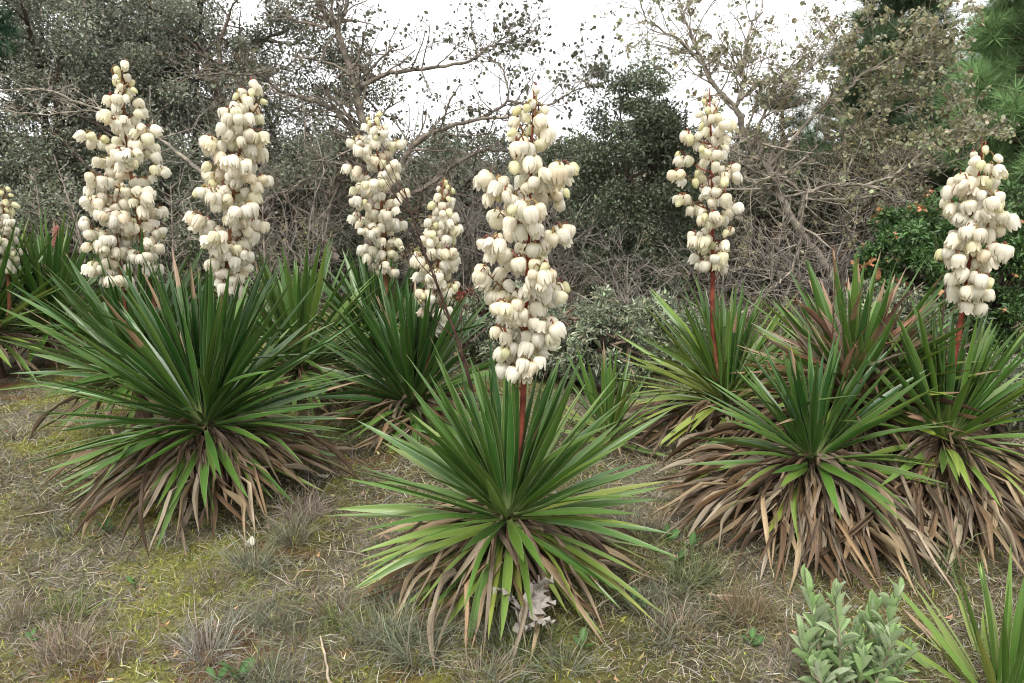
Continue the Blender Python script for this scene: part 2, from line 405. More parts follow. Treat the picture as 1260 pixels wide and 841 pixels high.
def petal(az, rad, span, tipout, top, ln, skew=0., ruf=.03):
    """one tepal of a hanging bell: pole at (0,0,0), tip downwards"""
    t = np.array([0, .1, .24, .42, .6, .78, .92, 1.0])
    rr = np.interp(t, [0, .1, .24, .42, .6, .78, .92, 1], [.10, .50, .85, 1.0, .97, .84, .68 + tipout * .6, .52 + tipout]) * rad
    zz = -np.interp(t, [0, .1, .24, .42, .6, .78, .92, 1], [.0, .035, .13, .33, .55, .78, .94, 1.0]) * ln
    ww = np.interp(t, [0, .24, .5, .7, .85, .95, 1], [1, 1, 1, .92, .68, .32, .03]) * span
    s = np.array([-1, -.5, 0, .5, 1.])
    V, U = [], []
    for a in range(len(t)):
        for sj in s:
            th = az + sj * ww[a] + skew * t[a] * 3
            r = rr[a] * (1 + ruf * t[a] * math.sin(5 * sj + 9 * t[a] + az * 3) - .06 * sj * sj * (1 if t[a] > .2 else 0) + (.035 * (1 - abs(sj) * 2) if abs(sj) < .6 else 0))
            V.append((r * math.cos(th), r * math.sin(th), zz[a])); U.append((.5 + sj * .5, t[a]))
    F_ = []
    for a in range(len(t) - 1):
        for b in range(4): F_.append((a * 5 + b, a * 5 + b + 1, (a + 1) * 5 + b + 1, (a + 1) * 5 + b))
    return V, F_, U
def flower_mesh(seed, rad, ln, tipout, nm='yucca_flower'):
    r = random.Random(seed); V, F_, U = [], [], []
    for k in range(6):
        outer = k % 2 == 0
        v, f, u = petal(k * math.pi / 3 + r.uniform(-.08, .08), rad * (1.07 if outer else .95) * r.uniform(.96, 1.04), .62 if outer else .6, tipout + r.uniform(-.16, .24), 0, ln * r.uniform(.86, 1.08), r.uniform(-.05, .05), r.uniform(.02, .07))
        b = len(V); V += v; F_ += [tuple(q + b for q in x) for x in f]; U += u
    return fast_mesh(nm, np.array(V), np.array(F_), M_FLOWER, uv=np.array(U), smooth=True)
FL = [flower_mesh(1, .47, 1.0, -.05), flower_mesh(2, .46, 1.06, .1), flower_mesh(3, .49, .98, -.16), flower_mesh(4, .46, 1.0, .28), flower_mesh(5, .45, 1.04, -.26), flower_mesh(6, .48, 1.02, -.1), flower_mesh(7, .43, 1.1, -.2), flower_mesh(8, .46, .95, .42), flower_mesh(9, .44, 1.08, .2)]
BUD = [flower_mesh(11, .30, 1.0, -.52, 'yucca_bud'), flower_mesh(12, .36, 1.02, -.46, 'yucca_bud')]

def interp_path(pts, t):
    n = len(pts) - 1; f = min(max(t, 0), 1) * n; k = min(int(f), n - 1)
    # Catmull-Rom
    p0 = pts[max(k - 1, 0)]; p1 = pts[k]; p2 = pts[k + 1]; p3 = pts[min(k + 2, n)]; u = f - k
    return .5 * ((2 * p1) + (p2 - p0) * u + (2 * p0 - 5 * p1 + 4 * p2 - p3) * u * u + (3 * p1 - p0 - 3 * p2 + p3) * u ** 3)

STALK_RED = (.20, .055, .035); STALK_BROWN = (.19, .085, .045)
def flower_stalk(parent, org, Yd, axis_px, prof, nfl=130, size=.075, col=STALK_BROWN, r0=.017, buds=.1, seed=0, label=None, foot=None):
    """axis_px: points from foot to tip; prof: rows (py, left px, right px) from top to bottom"""
    rn = random.Random(seed); size *= .79; nfl = int(nfl * 1.5)
    ax = [P(px, py, Yd) for px, py in axis_px]
    if foot is not None: ax = [Vector(foot)] + ax
    m = 40; path = [interp_path(ax, k / (m - 1)) for k in range(m)]
    tb = Tubes()
    zs = np.array([p.z for p in path])
    rad = np.interp(np.linspace(0, 1, m), [0, .45, .8, 1], [r0, r0 * .85, r0 * .45, r0 * .16])
    cc = np.array([lerpc((.22, .20, .08), col, min(1, max(0, (k / m - .05) * 6))) for k in range(m)])
    tb.add([p - org for p in path], rad, cc, 8, .12)
    rows = sorted(((P(0, py, Yd).z, P(l, py, Yd).x, P(r, py, Yd).x) for py, l, r in prof))
    rz = np.array([q[0] for q in rows]); rl = np.array([q[1] for q in rows]); rr = np.array([q[2] for q in rows])
    zlo, zhi = rz[0], rz[-1]
    def axis_at(z):
        j = int(np.argmin(np.abs(zs - z))); return path[j]
    # side branches
    br = []; nb = max(8, int((zhi - zlo) / .042)); az = rn.uniform(0, 6)
    for k in range(nb):
        z = zlo + (zhi - zlo) * (k + .3) / nb; az += 2.4
        hw = (np.interp(z, rz, rr) - np.interp(z, rz, rl)) * .5
        cx = (np.interp(z, rz, rr) + np.interp(z, rz, rl)) * .5
        a = axis_at(z - .05); tip = Vector((cx + math.cos(az) * hw * .72, a.y + math.sin(az) * hw * .72, z + .03))
        mid = a.lerp(tip, .5) + Vector((0, 0, -.015))
        pl = [a, mid, tip]; br.append(pl)
        pp = [interp_path(pl, q / 5) - org for q in range(6)]
        tb.add(pp, np.linspace(r0 * .36, r0 * .16, 6), lerpc(col, (.2, .12, .05), rn.random() * .6), 5)
    # flowers hang in bunches along the branches
    pos = []; tries = 0
    while len(pos) < nfl and tries < nfl * 60:
        tries += 1
        pl = rn.choice(br); u = rn.choice((.4, .6, .8, .95, 1.1, 1.25)) + rn.uniform(-.06, .06)
        c = interp_path(pl, min(u, 1)) + (pl[2] - pl[1]) * max(0, u - 1)
        p = c + Vector((rn.gauss(0, .36), rn.gauss(0, .36), rn.uniform(-.15, .3))) * size
        L_, R_ = np.interp(p.z - size * .4, rz, rl), np.interp(p.z - size * .4, rz, rr); hw = max((R_ - L_) * .5 - size * .36, .01); ac = Vector(((L_ + R_) * .5, axis_at(p.z).y, p.z))
        o2 = p - ac
        if o2.length > hw * 1.06: p = ac + o2 * (hw * 1.06 / o2.length)
        if p.z - size > zhi or p.z - size * .9 < zlo - .01: continue
        if all((Vector((p.x - c2.x, p.y - c2.y, (p.z - c2.z) * .85))).length > size * .6 for c2, _ in pos): pos.append((p, size))
    st = link('flower_stalk', tb.mesh('flower_stalk'), parent)
    if label: st['label'] = label
    tb2 = Tubes(); any2 = False
    for p, s in pos:
        # pedicel from the nearest point of a branch
        best = None
        for pl in br:
            for q in (.35, .6, .85, 1.0):
                c = interp_path(pl, q); d = (c - p).length + (0.06 if c.z < p.z - .06 else 0)
                if best is None or d < best[0]: best = (d, c)
        c = best[1]; mid = c.lerp(p, .6) + Vector((0, 0, .018))
        pp = [interp_path([c, mid, p + Vector((0, 0, -.006))], k / 4) - org for k in range(5)]
        tb2.add(pp, np.linspace(.0026, .0034, 5), (.24, .17, .07) if rn.random() < .5 else (.20, .07, .05), 4); any2 = True
        axp = axis_at(p.z); out = Vector((p.x - axp.x, p.y - axp.y, 0))
        rel = (p.z - zlo) / (zhi - zlo)
        isbud = rn.random() < (buds + (.75 if rel > .93 else .12 if rel > .8 else 0))
        tilt = rn.gauss(.2, .3) * (1 if not isbud else 1.5)
        o = Vector((0, 0, 0))
        if out.length > .01: out.normalize()
        else: out = Vector((1, 0, 0))
        axis = Vector((0, 0, 1)).cross(out)   # tilts the mouth outwards for negative angle
        rot = Matrix.Rotation(-tilt, 3, axis) @ Matrix.Rotation(rn.gauss(0, .25), 3, out) @ Matrix.Rotation(rn.uniform(0, 6.28), 3, 'Z')
        sc = s * rn.uniform(.8, 1.14) * (.84 if rel > .9 else 1) * (.92 if isbud else 1)
        mm = Matrix.Translation(p - org) @ (rot @ Matrix.Diagonal((sc * rn.uniform(.94, 1.06), sc, sc * rn.uniform(.92, 1.06)))).to_4x4()
        f = link('flower_bud' if isbud else 'flower', rn.choice(BUD if isbud else FL), st, mm)
        g = rn.uniform(.93, 1.04); wm = rn.random()
        tn = rn.random(); tint = (.93, .95, .74) if (isbud and tn < .6) else (1, .95, .91) if tn < .10 else (.98, .985, .88) if tn < .24 else (1, 1, 1)
        f.color = (g * tint[0], g * lerp(.96, 1, wm) * tint[1], g * lerp(.88, 1, wm) * tint[2], 1)
    if any2: link('pedicels', tb2.mesh('pedicels'), st)['kind'] = 'stuff'
    return st

def yucca(label, cpx, Yd, N_, L, W=.046, el=(-25, 84), pw=.8, tone=(.25, .75), skirt=0, skirt_r=.6, skirt_z=(.1, .9), dead_tone=None, lean=(0, 0), brown=.0, seed=0, low_light=True, squash=1.0, wilt=0.0, gap=False, thatch=0):
    rn = random.Random(seed)
    c = P(cpx[0], cpx[1], Yd)
    base = Vector((c.x - lean[0], c.y - lean[1], 0)); base.z = H(base.x, base.y) - .02
    t = thing('yucca_plant', base, label, 'yucca', 'yuccas growing on the mossy ground')
    org = base
    # stem
    tb = Tubes(); st = [base, base.lerp(c, .5) + Vector((rn.uniform(-.02, .02), 0, 0)), c + Vector((0, 0, -.05))]
    tb.add([interp_path(st, k / 8) - org for k in range(9)], np.linspace(.075, .05, 9), (.13, .085, .055), 9, .3)
    link('stem', tb.mesh('yucca_stem'), t)
    dark = (.025, .076, .015); mid = (.082, .160, .028); light = (.26, .315, .060)
    for k in range(N_):
        f = k / (N_ - 1)
        az = k * 2.39996 + rn.gauss(0, .16)
        e = R(lerp(el[0], el[1], f ** pw) + rn.gauss(0, 7.5)) ; e = min(e, R(88))
        if gap and e > R(46) and e < R(83):
            da = (az + math.pi / 2 + math.pi) % (2 * math.pi) - math.pi
            if abs(da) < gap: az += (gap * 1.1 if da >= 0 else -gap * 1.1)
        ln = L * np.interp(f, [0, .15, .5, .85, 1], [.70, .88, 1, 1.0, .74]) * rn.uniform(.84, 1.1)
        a = c + Vector((math.cos(az) * .035, math.sin(az) * .035, -.07 + .12 * f))
        d = Vector((math.cos(az) * math.cos(e), math.sin(az) * math.cos(e), math.sin(e)))
        b = a + d * ln
        gz = H(b.x, b.y) + .03
        if b.z < gz: b.z = gz + rn.uniform(0, .03)
        up = Vector((0, 0, 1)) if e < R(80) else Vector((-math.cos(az), -math.sin(az), .2))
        ai = int(np.clip(round(lerp(3.6, 1.0, f) + rn.gauss(0, .9) + wilt * rn.random() * 3), 0, 5))
        roll = rn.gauss(0, .38)
        o = link('leaf', rn.choice(FOLD) if (rn.random() < .035 and R(-5) < e < R(55)) else rn.choice(LIVE[ai]), t, bframe(a - org, b - org, up, roll, W * rn.uniform(.82, 1.14)))
        wv = np.clip(lerp(tone[1], tone[0], f ** .7) + rn.gauss(0, .13), 0, 1)
        colr = lerpc(dark, mid, wv * 2) if wv < .5 else lerpc(mid, light, wv * 2 - 1)
        bt = rn.uniform(.955, 1.03)
        if rn.random() < max(brown, .05): bt = rn.uniform(.6, .95)
        o.color = (*[q * rn.uniform(.9, 1.1) for q in colr], bt)
    pal = dead_tone or [(.34, .23, .125), (.25, .155, .08), (.43, .33, .20), (.40, .335, .25), (.15, .095, .055), (.50, .42, .30), (.46, .35, .21), (.30, .235, .165), (.20, .13, .08), (.16, .11, .075)]
    ztop = c.z - base.z - .05
    def mz(r): return max(0., ztop * (1 - min(1, r / skirt_r) ** 1.25))
    SV, ST, SC, sn = [], [], [], 0
    for k in range(skirt + thatch):
        az = k * 2.39996 + rn.gauss(0, .3); big = k < skirt
        r0 = skirt_r * rn.uniform(.03, .62) ** 1.2 if rn.random() < .75 else .04
        r1 = r0 + skirt_r * rn.uniform(.4, .72); az1 = az + rn.gauss(0, .22 + .25 * (rn.random() < .25))
        lift = rn.uniform(0, .06) if big else rn.uniform(-.05, .01)
        a = Vector((base.x + math.cos(az) * r0, base.y + math.sin(az) * r0, 0)); a.z = H(a.x, a.y) + mz(r0) + lift
        b = Vector((base.x + math.cos(az1) * r1, base.y + math.sin(az1) * r1, 0)); b.z = H(b.x, b.y) + mz(r1) + rn.uniform(.012, .04) + (rn.random() < .12) * rn.uniform(0, .15) * ztop
        mmv = rn.choice(DEADV); q = rn.choice(pal); g = rn.uniform(.7, 1.25) * (1 if big else .8)
        m4 = bframe(a - org, b - org, Vector((0, 0, 1)), rn.gauss(0, .6), W * rn.uniform(.28, .72))
        if big:
            o = link('dead_leaf', mmv, t, m4); o.color = (*[v * g for v in q], 1)
        else:
            co, fa = DEADNP[DEADV.index(mmv)]; m_ = np.array(m4); SV.append(co @ m_[:3, :3].T + m_[:3, 3]); ST.append(fa + sn); sn += len(co)
            SC.append(np.repeat(np.array([q]) * g, len(co), 0) * np.exp(rng.normal(0, .12, (len(co), 1))))
    if SV:
        o = link('dead_leaf_thatch', fast_mesh('dead_leaf_thatch', np.concatenate(SV), np.concatenate(ST), M_GRASS, np.concatenate(SC), smooth=True), t); o['kind'] = 'stuff'
    return t, org, c

# ------------------------------------------------------------------ the yuccas
def hang_to(t, org, c): return t, org, c
# central
yc, oc, cc_ = yucca('yucca with wide light green rosette and tall cream spike, dried thistle below it', (625, 634), 2.9, 205, .68, .036, (-40, 86), 1.15, (.2, .95), 120, .58, (.2, .95), seed=3, gap=.5, thatch=60)
flower_stalk(yc, oc, 2.9, [(641, 530), (646, 420), (650, 300), (657, 108)],
             [(112, 646, 668), (135, 636, 676), (165, 622, 680), (195, 618, 680), (205, 590, 714), (260, 586, 708), (300, 582, 704), (340, 580, 706), (380, 583, 702), (402, 600, 694), (425, 612, 680), (450, 612, 672), (466, 615, 650)],
             165, .070, STALK_RED, .013, .22, 31, foot=cc_)
# left big
yl, ol, cl_ = yucca('largest yucca, dense and dark green, with a skirt of brown leaves below', (253, 520), 3.75, 290, .82, .037, (-32, 87), .92, (.03, .62), 200, .66, (.25, .95), seed=5, gap=.55, thatch=200)
flower_stalk(yl, ol, 3.8, [(268, 425), (277, 350), (288, 235), (309, 100)],
             [(104, 298, 318), (130, 284, 325), (150, 264, 326), (200, 246, 332), (240, 242, 332), (270, 236, 328), (300, 236, 322), (325, 256, 306), (345, 266, 300), (366, 274, 292)],
             140, .074, STALK_BROWN, .015, .06, 32, foot=cl_)
# behind left, carrying the twin spikes
yb, ob, cb_ = yucca('yucca half hidden behind the largest one, with two joined cream flower spikes', (170, 460), 4.5, 150, .82, .039, (-15, 86), .8, (.12, .5), 40, .6, seed=8)
flower_stalk(yb, ob, 4.45, [(190, 400), (173, 285), (156, 180), (149, 76)],
             [(78, 140, 158), (100, 133, 167), (125, 132, 168), (135, 118, 180), (170, 108, 200), (200, 106, 207), (250, 108, 210), (300, 130, 206), (330, 140, 200), (345, 150, 190), (368, 170, 186)],
             140, .078, STALK_BROWN, .016, .04, 33, foot=cb_)
flower_stalk(yb, ob, 4.35, [(158, 405), (148, 330), (138, 240)],
             [(225, 112, 150), (260, 100, 155), (310, 104, 165), (335, 110, 170), (352, 128, 170)], 54, .078, STALK_BROWN, .012, .04, 34, foot=cb_)
# far left pair
y1, o1, c1 = yucca('yucca with a short pink unopened flower spike, beside thin bare saplings', (62, 400), 6.3, 150, .92, .044, (-15, 86), .8, (.25, .6), 60, .6, seed=9)
y2, o2, c2 = yucca('yucca at the end of the row with a cream spike beyond the pink unopened one', (-15, 408), 5.9, 140, .92, .044, (-22, 86), .8, (.3, .65), 60, .6, seed=10)
flower_stalk(y2, o2, 5.9, [(10, 390), (8, 320), (3, 232)], [(236, -8, 14), (260, -22, 17), (300, -24, 24), (320, -18, 22), (335, -6, 14)], 60, .08, STALK_BROWN, .017, .15, 35, foot=c2)
# pink bud spike on y1
tb = Tubes(); pts = [c1, P(66, 360, 6.2), P(70, 300, 6.2), P(70, 281, 6.2)]
tb.add([interp_path(pts, k / 12) - o1 for k in range(13)], np.linspace(.016, .006, 13), (.28, .09, .07), 7)
sk = link('flower_stalk', tb.mesh('bud_stalk'), y1); sk['label'] = 'short stalk of pink unopened buds'
bud_pink = bpy.data.materials.new('pink_bud'); bud_pink.use_nodes = True
bud_pink.node_tree.nodes['Principled BSDF'].inputs['Base Color'].default_value = (.38, .14, .12, 1); bud_pink.node_tree.nodes['Principled BSDF'].inputs['Roughness'].default_value = .6
PB = BUD[0].copy(); PB.materials.clear(); PB.materials.append(bud_pink)
for k in range(46):
    f = k / 45; p = interp_path(pts, .6 + .39 * f); az = k * 2.4
    d = Vector((math.cos(az), math.sin(az), .9 + f)); d.normalize()
    q = d.to_track_quat('-Z', 'Y').to_matrix().to_4x4(); s = lerp(.042, .024, f)
    link('flower_bud', PB, sk, Matrix.Translation(p - o1 + d * .004) @ q @ Matrix.Diagonal((s, s, s, 1)))
# right behind the left one
y3, o3, c3 = yucca('flowerless yucca squeezed behind the largest yucca, leaves spreading sideways, no brown ends', (368, 448), 5.3, 140, .86, .040, (-25, 82), .85, (.3, .65), 70, .65, seed=12)
# middle back
ym, om, cm_ = yucca('dark green yucca with a slim leaning spike partly crossed by a dead brown stalk', (508, 492), 4.75, 185, .78, .042, (-28, 86), .75, (.02, .5), 90, .65, seed=14)
flower_stalk(ym, om, 4.7, [(524, 455), (530, 400), (538, 330), (546, 218)],
             [(224, 540, 556), (245, 532, 560), (275, 522, 566), (300, 510, 571), (350, 506, 568), (380, 514, 558), (395, 522, 550), (412, 528, 548)], 100, .074, STALK_BROWN, .015, .12, 36, foot=cm_)
ym2, om2, cm2 = yucca('yucca mostly hidden behind the dark green middle one, spike rising before a tree trunk', (462, 430), 5.9, 100, .82, .05, (-15, 86), .8, (.1, .5), 50, .6, seed=15)
flower_stalk(ym2, om2, 5.8, [(474, 390), (473, 310), (467, 220), (460, 136)],
             [(138, 453, 472), (160, 446, 478), (172, 428, 496), (210, 426, 500), (250, 426, 502), (285, 432, 500), (305, 440, 496), (318, 452, 490), (340, 458, 488)], 120, .084, STALK_BROWN, .019, .05, 37, foot=cm2)
# small behind centre
ysm, osm, csm = yucca('small young yucca without flowers, in front of the grey-green low bushes', (748, 532), 4.35, 50, .48, .030, (0, 84), .9, (.35, .8), 24, .35, seed=17)
# right clump
yrb, orb, crb = yucca('pale green yucca behind the brown mound with a tall bare red stalk', (893, 492), 4.5, 180, .72, .034, (-42, 86), .85, (.35, 1.0), 110, .62, (.1, .9), seed=19, wilt=.5, gap=.9)
flower_stalk(yrb, orb, 4.5, [(878, 420), (877, 320), (876, 210), (873, 108)],
             [(114, 866, 880), (135, 858, 892), (150, 850, 902), (172, 838, 908), (190, 826, 908), (230, 820, 914), (255, 836, 918), (275, 844, 916), (295, 850, 904), (315, 850, 902), (338, 862, 890)], 84, .080, STALK_RED, .015, .2, 38, foot=crb)
yrt, ort, crt = yucca('ragged old yucca with brown tipped leaves at the top of the clump', (1050, 486), 3.85, 130, .68, .044, (-5, 80), .9, (.3, .85), 230, .75, (.3, 1.0), seed=21, brown=.38, thatch=400)
yrf, orf, crf = yucca('dark rosette sitting low on the front of the brown leaf mound', (1000, 562), 3.4, 130, .58, .036, (-30, 84), 1.05, (.06, .75), 290, .66, (.1, 1.0), seed=23, wilt=.3, thatch=450)
yrr, orr, crr = yucca('yucca on the brown leaf mound with a spike before the glossy green shrub', (1163, 536), 3.5, 150, .60, .034, (-28, 86), .85, (.25, .95), 290, .66, (.1, 1.0), seed=25, gap=.9, thatch=450)
flower_stalk(yrr, orr, 3.5, [(1168, 480), (1184, 385), (1197, 285), (1209, 172)],
             [(180, 1198, 1222), (205, 1186, 1228), (222, 1166, 1236), (260, 1164, 1240), (300, 1158, 1240), (335, 1160, 1230), (360, 1166, 1220), (384, 1184, 1212)], 76, .078, STALK_RED, .014, .16, 39, foot=crr)
ybr, obr, cbr = yucca('low narrow-leaved yucca by the silvery grey-leaved shrub', (1238, 880), 2.15, 64, .46, .026, (-5, 82), .95, (.5, 1.0), 0, seed=27)

# broken dead straws standing up in the old rosette
rn = random.Random(4)
for k in range(140):
    az = rn.uniform(0, 6.28); e = R(rn.uniform(0, 68)); d = Vector((math.cos(az) * math.cos(e), math.sin(az) * math.cos(e), math.sin(e)))
    a = crt + Vector((math.cos(az) * .05, math.sin(az) * .05, rn.uniform(-.08, .06)))
    o = link('dead_leaf', rn.choice(DEADV), yrt, bframe(a - ort, a + d * rn.uniform(.34, .66) - ort, Vector((0, 0, 1)), rn.gauss(0, .8), rn.uniform(.012, .032)))
    o.color = (*[v * rn.uniform(.8, 1.2) for v in rn.choice([(.36, .23, .12), (.24, .13, .07), (.46, .38, .29), (.42, .31, .19)])], 1)

def dry_stalk(parent, org, pts_px, Yd, r0, nbr, colr, seed, foot):
    rn = random.Random(seed); tb = Tubes()
    pts = [Vector(foot)] + [P(px, py, Yd) for px, py in pts_px]
    pth = [interp_path(pts, k / 24) for k in range(25)]
    tb.add([p - org for p in pth], np.linspace(r0, r0 * .25, 25), colr, 6, .35)
    for k in range(nbr):
        j = rn.randint(9, 23); p = pth[j]; az = rn.uniform(0, 6.28); L = rn.uniform(.06, .26)
        d = Vector((math.cos(az), math.sin(az) * .7, .8)); d.normalize()
        q = [p, p + d * L * .5 + Vector((0, 0, .01)), p + d * L + Vector((0, 0, .05))]
        tb.add([interp_path(q, v / 4) - org for v in range(5)], np.linspace(r0 * .3, r0 * .12, 5), colr, 4)
    o = link('dry_flower_stalk', tb.mesh('dry_flower_stalk'), parent); o['label'] = 'dead dark brown stalk of an old flower spike'
dry_stalk(yc, oc, [(590, 520), (570, 440), (545, 370), (515, 290), (497, 232)], 3.1, .010, 14, (.065, .04, .032), 1, cc_ + Vector((-.03, .05, 0)))
dry_stalk(yrt, ort, [(1028, 520), (1024, 440), (1026, 380), (1028, 300)], 3.7, .006, 14, (.12, .07, .045), 2, crt + Vector((-.05, -.1, 0)))
dry_stalk(yrr, orr, [(1160, 480), (1158, 420), (1164, 350), (1166, 330)], 3.7, .010, 3, (.16, .11, .085), 3, crr + Vector((-.03, .1, 0)))

# ------------------------------------------------------------------ trees and shrubs
def grow(tb, p, d, L, r, depth, tips, rn, colr, bend=.25, nsub=4, up=.1, sides=5, spread=.9):
    n = 6; pts = [p]; dd = Vector(d).normalized()
    for k in range(n):
        dd = (dd + Vector((rn.gauss(0, bend), rn.gauss(0, bend), rn.gauss(0, bend) + up * .3)) * .35).normalized()
        pts.append(pts[-1] + dd * (L / n))
    r = max(r, .0028)
    tb.add(pts, np.linspace(r, r * .55, n + 1), colr, max(3, sides), .15)
    if depth <= 0:
        for q in pts[2:]: tips.append((q, dd.copy()))
        return
    for k in range(nsub):
        t = rn.uniform(.25, 1.0); j = min(int(t * n), n - 1); q = pts[j].lerp(pts[j + 1], t * n - j)
        s = Vector((rn.gauss(0, 1), rn.gauss(0, 1), rn.gauss(0, .8) + up)); s = (dd * (1.1 - spread * .5) + s.normalized() * spread).normalized()
        grow(tb, q, s, L * rn.uniform(.4, .65), r * .45, depth - 1, tips, rn, colr, bend, nsub, up, sides - 1, spread)

def crown_leaves(org, cen, rad, n, size, base_c, clumps=60, cl_r=.28, tmpl=LEAF2, aspect=.5, seed=0, shell=.45, var=.3, flat=0.0, low=0.0):
    """leaves in clumps through an uneven ellipsoid"""
    cen = np.array(tuple(cen)); rad = np.array(rad, float)
    d = unit(rng.normal(size=(clumps, 3)))
    rr = rng.uniform(shell, 1, (clumps, 1)) ** .6 * (1 + rng.normal(0, .1, (clumps, 1)))
    cc = cen + d * rr * rad
    cc[:, 2] = np.maximum(cc[:, 2], .12)
    sz = cl_r * np.exp(rng.normal(0, .3, clumps)) * rad.mean()
    k = rng.integers(0, clumps, n)
    off = rng.normal(size=(n, 3)); off = unit(off) * rng.random((n, 1)) ** .45
    p = cc[k] + off * sz[k][:, None] * np.array([1, 1, .75])
    p[:, 2] = np.maximum(p[:, 2], .03 + rng.random(n) * .1)
    D = unit(off + rng.normal(0, .8, (n, 3))); Nn = unit(np.array([0, 0, .8]) + rng.normal(0, .7, (n, 3)))
    cv = np.exp(rng.normal(0, .16, (clumps, 1)))[k]
    C = colvar(base_c, n, var, .07) * cv
    L = size * np.exp(rng.normal(0, .25, n))
    return scatter(p - np.array(tuple(org)), D, Nn, L, L * aspect, C, tmpl)

def evergreen(name, label, cat, px, py, Yd, rxp, ryp, n, size, colr, group=None, clumps=80, cl_r=.26, rad_y=.8, tmpl=LEAF2, mat=None, seed=0, trunk=(.10, .08, .065), aspect=.5, var=.3, extra=None, shell=.45):
    rn = random.Random(seed)
    c = P(px, py, Yd); k = m_per_px(py, Yd); rx, rz = rxp * k, ryp * k
    base = Vector((c.x + rn.uniform(-.1, .1), c.y, H(c.x, c.y) - .03))
    t = thing(name, base, label, cat, group)
    tb = Tubes(); tips = []
    h = max(.25, c.z - rz * .55)
    for s in range(3):
        top = Vector((c.x + rn.uniform(-.5, .5) * rx, c.y + rn.uniform(-.4, .4) * rx, c.z + rz * rn.uniform(.2, .7)))
        pl = [Vector((base.x + rn.uniform(-.06, .06), base.y, base.z)), base.lerp(top, .45) + Vector((rn.uniform(-.2, .2), rn.uniform(-.1, .1), 0)), top]
        pts = [interp_path(pl, q / 9) - base for q in range(10)]
        r = .02 + .035 * (rx + rz) * .5
        tb.add(pts, np.linspace(r, r * .25, 10), trunk, 7, .25)
        for b in range(7):
            q = rn.randint(3, 9); d = Vector((rn.gauss(0, 1), rn.gauss(0, 1), rn.gauss(.3, .6)))
            grow(tb, pts[q], d, rx * rn.uniform(.4, .8), r * .4, 1, tips, rn, trunk, .3, 3)
    link('trunk', tb.mesh('trunk'), t)
    V, T, C = crown_leaves(base, c, (rx, rx * rad_y, rz), n, size, colr, clumps, cl_r, tmpl, aspect, seed, shell, var)
    if extra is not None:
        v2, t2, c2 = crown_leaves(base, c, (rx * 1.02, rx * rad_y * 1.02, rz * 1.02), extra[0], extra[1], extra[2], extra[3], .05, LEAFR, .8, seed, .9, .25)
        V, T, C = join([(V, T, C), (v2, t2, c2)])
    o = link('crown', fast_mesh('crown', V, T, mat or M_FOL, C), t)
    return t

GREYOAK = (.19, .20, .145); OAK = (.165, .18, .12); DKGREEN = (.125, .15, .09)
E = evergreen
TG = 'evergreen trees closing the view behind the yuccas'
E('evergreen_oak', 'tall grey-green evergreen oak behind the yucca row, beside the bluish pine', 'tree', 75, 140, 9.8, 150, 190, 79800, .040, GREYOAK, TG, 150, .2, seed=1)
E('evergreen_oak', 'grey-green evergreen oak overtopping the others behind the twin cream spikes', 'tree', 140, 60, 11.5, 130, 120, 50000, .045, GREYOAK, TG, 160, .2, seed=17)
E('evergreen_oak', 'grey-green evergreen oak with sky gaps, between the twin cream spikes and the leaning bare trunk', 'tree', 230, 150, 10.6, 140, 165, 57000, .040, GREYOAK, TG, 130, .19, seed=2)
E('evergreen_oak', 'low dark evergreen oak behind the saplings', 'tree', 150, 290, 9.0, 190, 120, 57000, .037, OAK, TG, 130, .2, seed=3)
E('evergreen_oak', 'thin-crowned evergreen oak behind the leaning bare trunk', 'tree', 350, 130, 11.2, 130, 120, 28500, .040, (.08, .085, .05), TG, 110, .17, seed=4)
E('evergreen_oak', 'dark low evergreen oak around the base of the bare trunk', 'tree', 370, 280, 10.0, 130, 120, 49400, .037, OAK, TG, 120, .2, seed=5)
E('evergreen_oak', 'shadowy evergreen oak behind the slim leaning flower spike', 'tree', 520, 280, 10.6, 130, 110, 41800, .037, OAK, TG, 110, .2, seed=6)
E('evergreen_oak', 'low brownish-green evergreen behind the central flower spike', 'tree', 640, 300, 10.8, 110, 105, 38000, .037, (.085, .08, .05), TG, 100, .2, seed=7)
E('evergreen_oak', 'dark glossy evergreen with pointed top standing against the white sky', 'tree', 782, 245, 8.8, 78, 160, 57000, .037, DKGREEN, TG, 150, .2, seed=8)
E('evergreen_oak', 'olive evergreen thicket behind the crooked pale-branched tree', 'tree', 935, 280, 9.8, 120, 110, 49400, .037, (.085, .09, .05), TG, 120, .2, seed=9)
E('evergreen_oak', 'brownish evergreen thicket below the pale spreading branches', 'tree', 1050, 270, 9.6, 90, 100, 34200, .037, (.12, .105, .06), TG, 100, .2, seed=10)
E('young_conifer', 'small rounded green conifer far behind the central flower spike', 'tree', 712, 240, 11.5, 60, 72, 22800, .037, (.07, .095, .045), None, 60, .22, seed=11)
E('green_shrub', 'glossy green shrub with orange-brown seed heads behind the flower spike on the mound', 'shrub', 1125, 335, 6.4, 70, 88, 26000, .046, (.085, .155, .05), 'glossy green shrubs', 110, .18, seed=12, aspect=.36, extra=(320, .034, (.40, .19, .09), 70))
E('green_shrub', 'glossy green shrub with orange-brown seed heads at the foot of the pines', 'shrub', 1240, 345, 6.6, 75, 95, 26000, .046, (.085, .155, .05), 'glossy green shrubs', 110, .18, seed=13, aspect=.36, extra=(280, .034, (.40, .19, .09), 70))
SG = 'low grey-green bushes behind the yuccas'
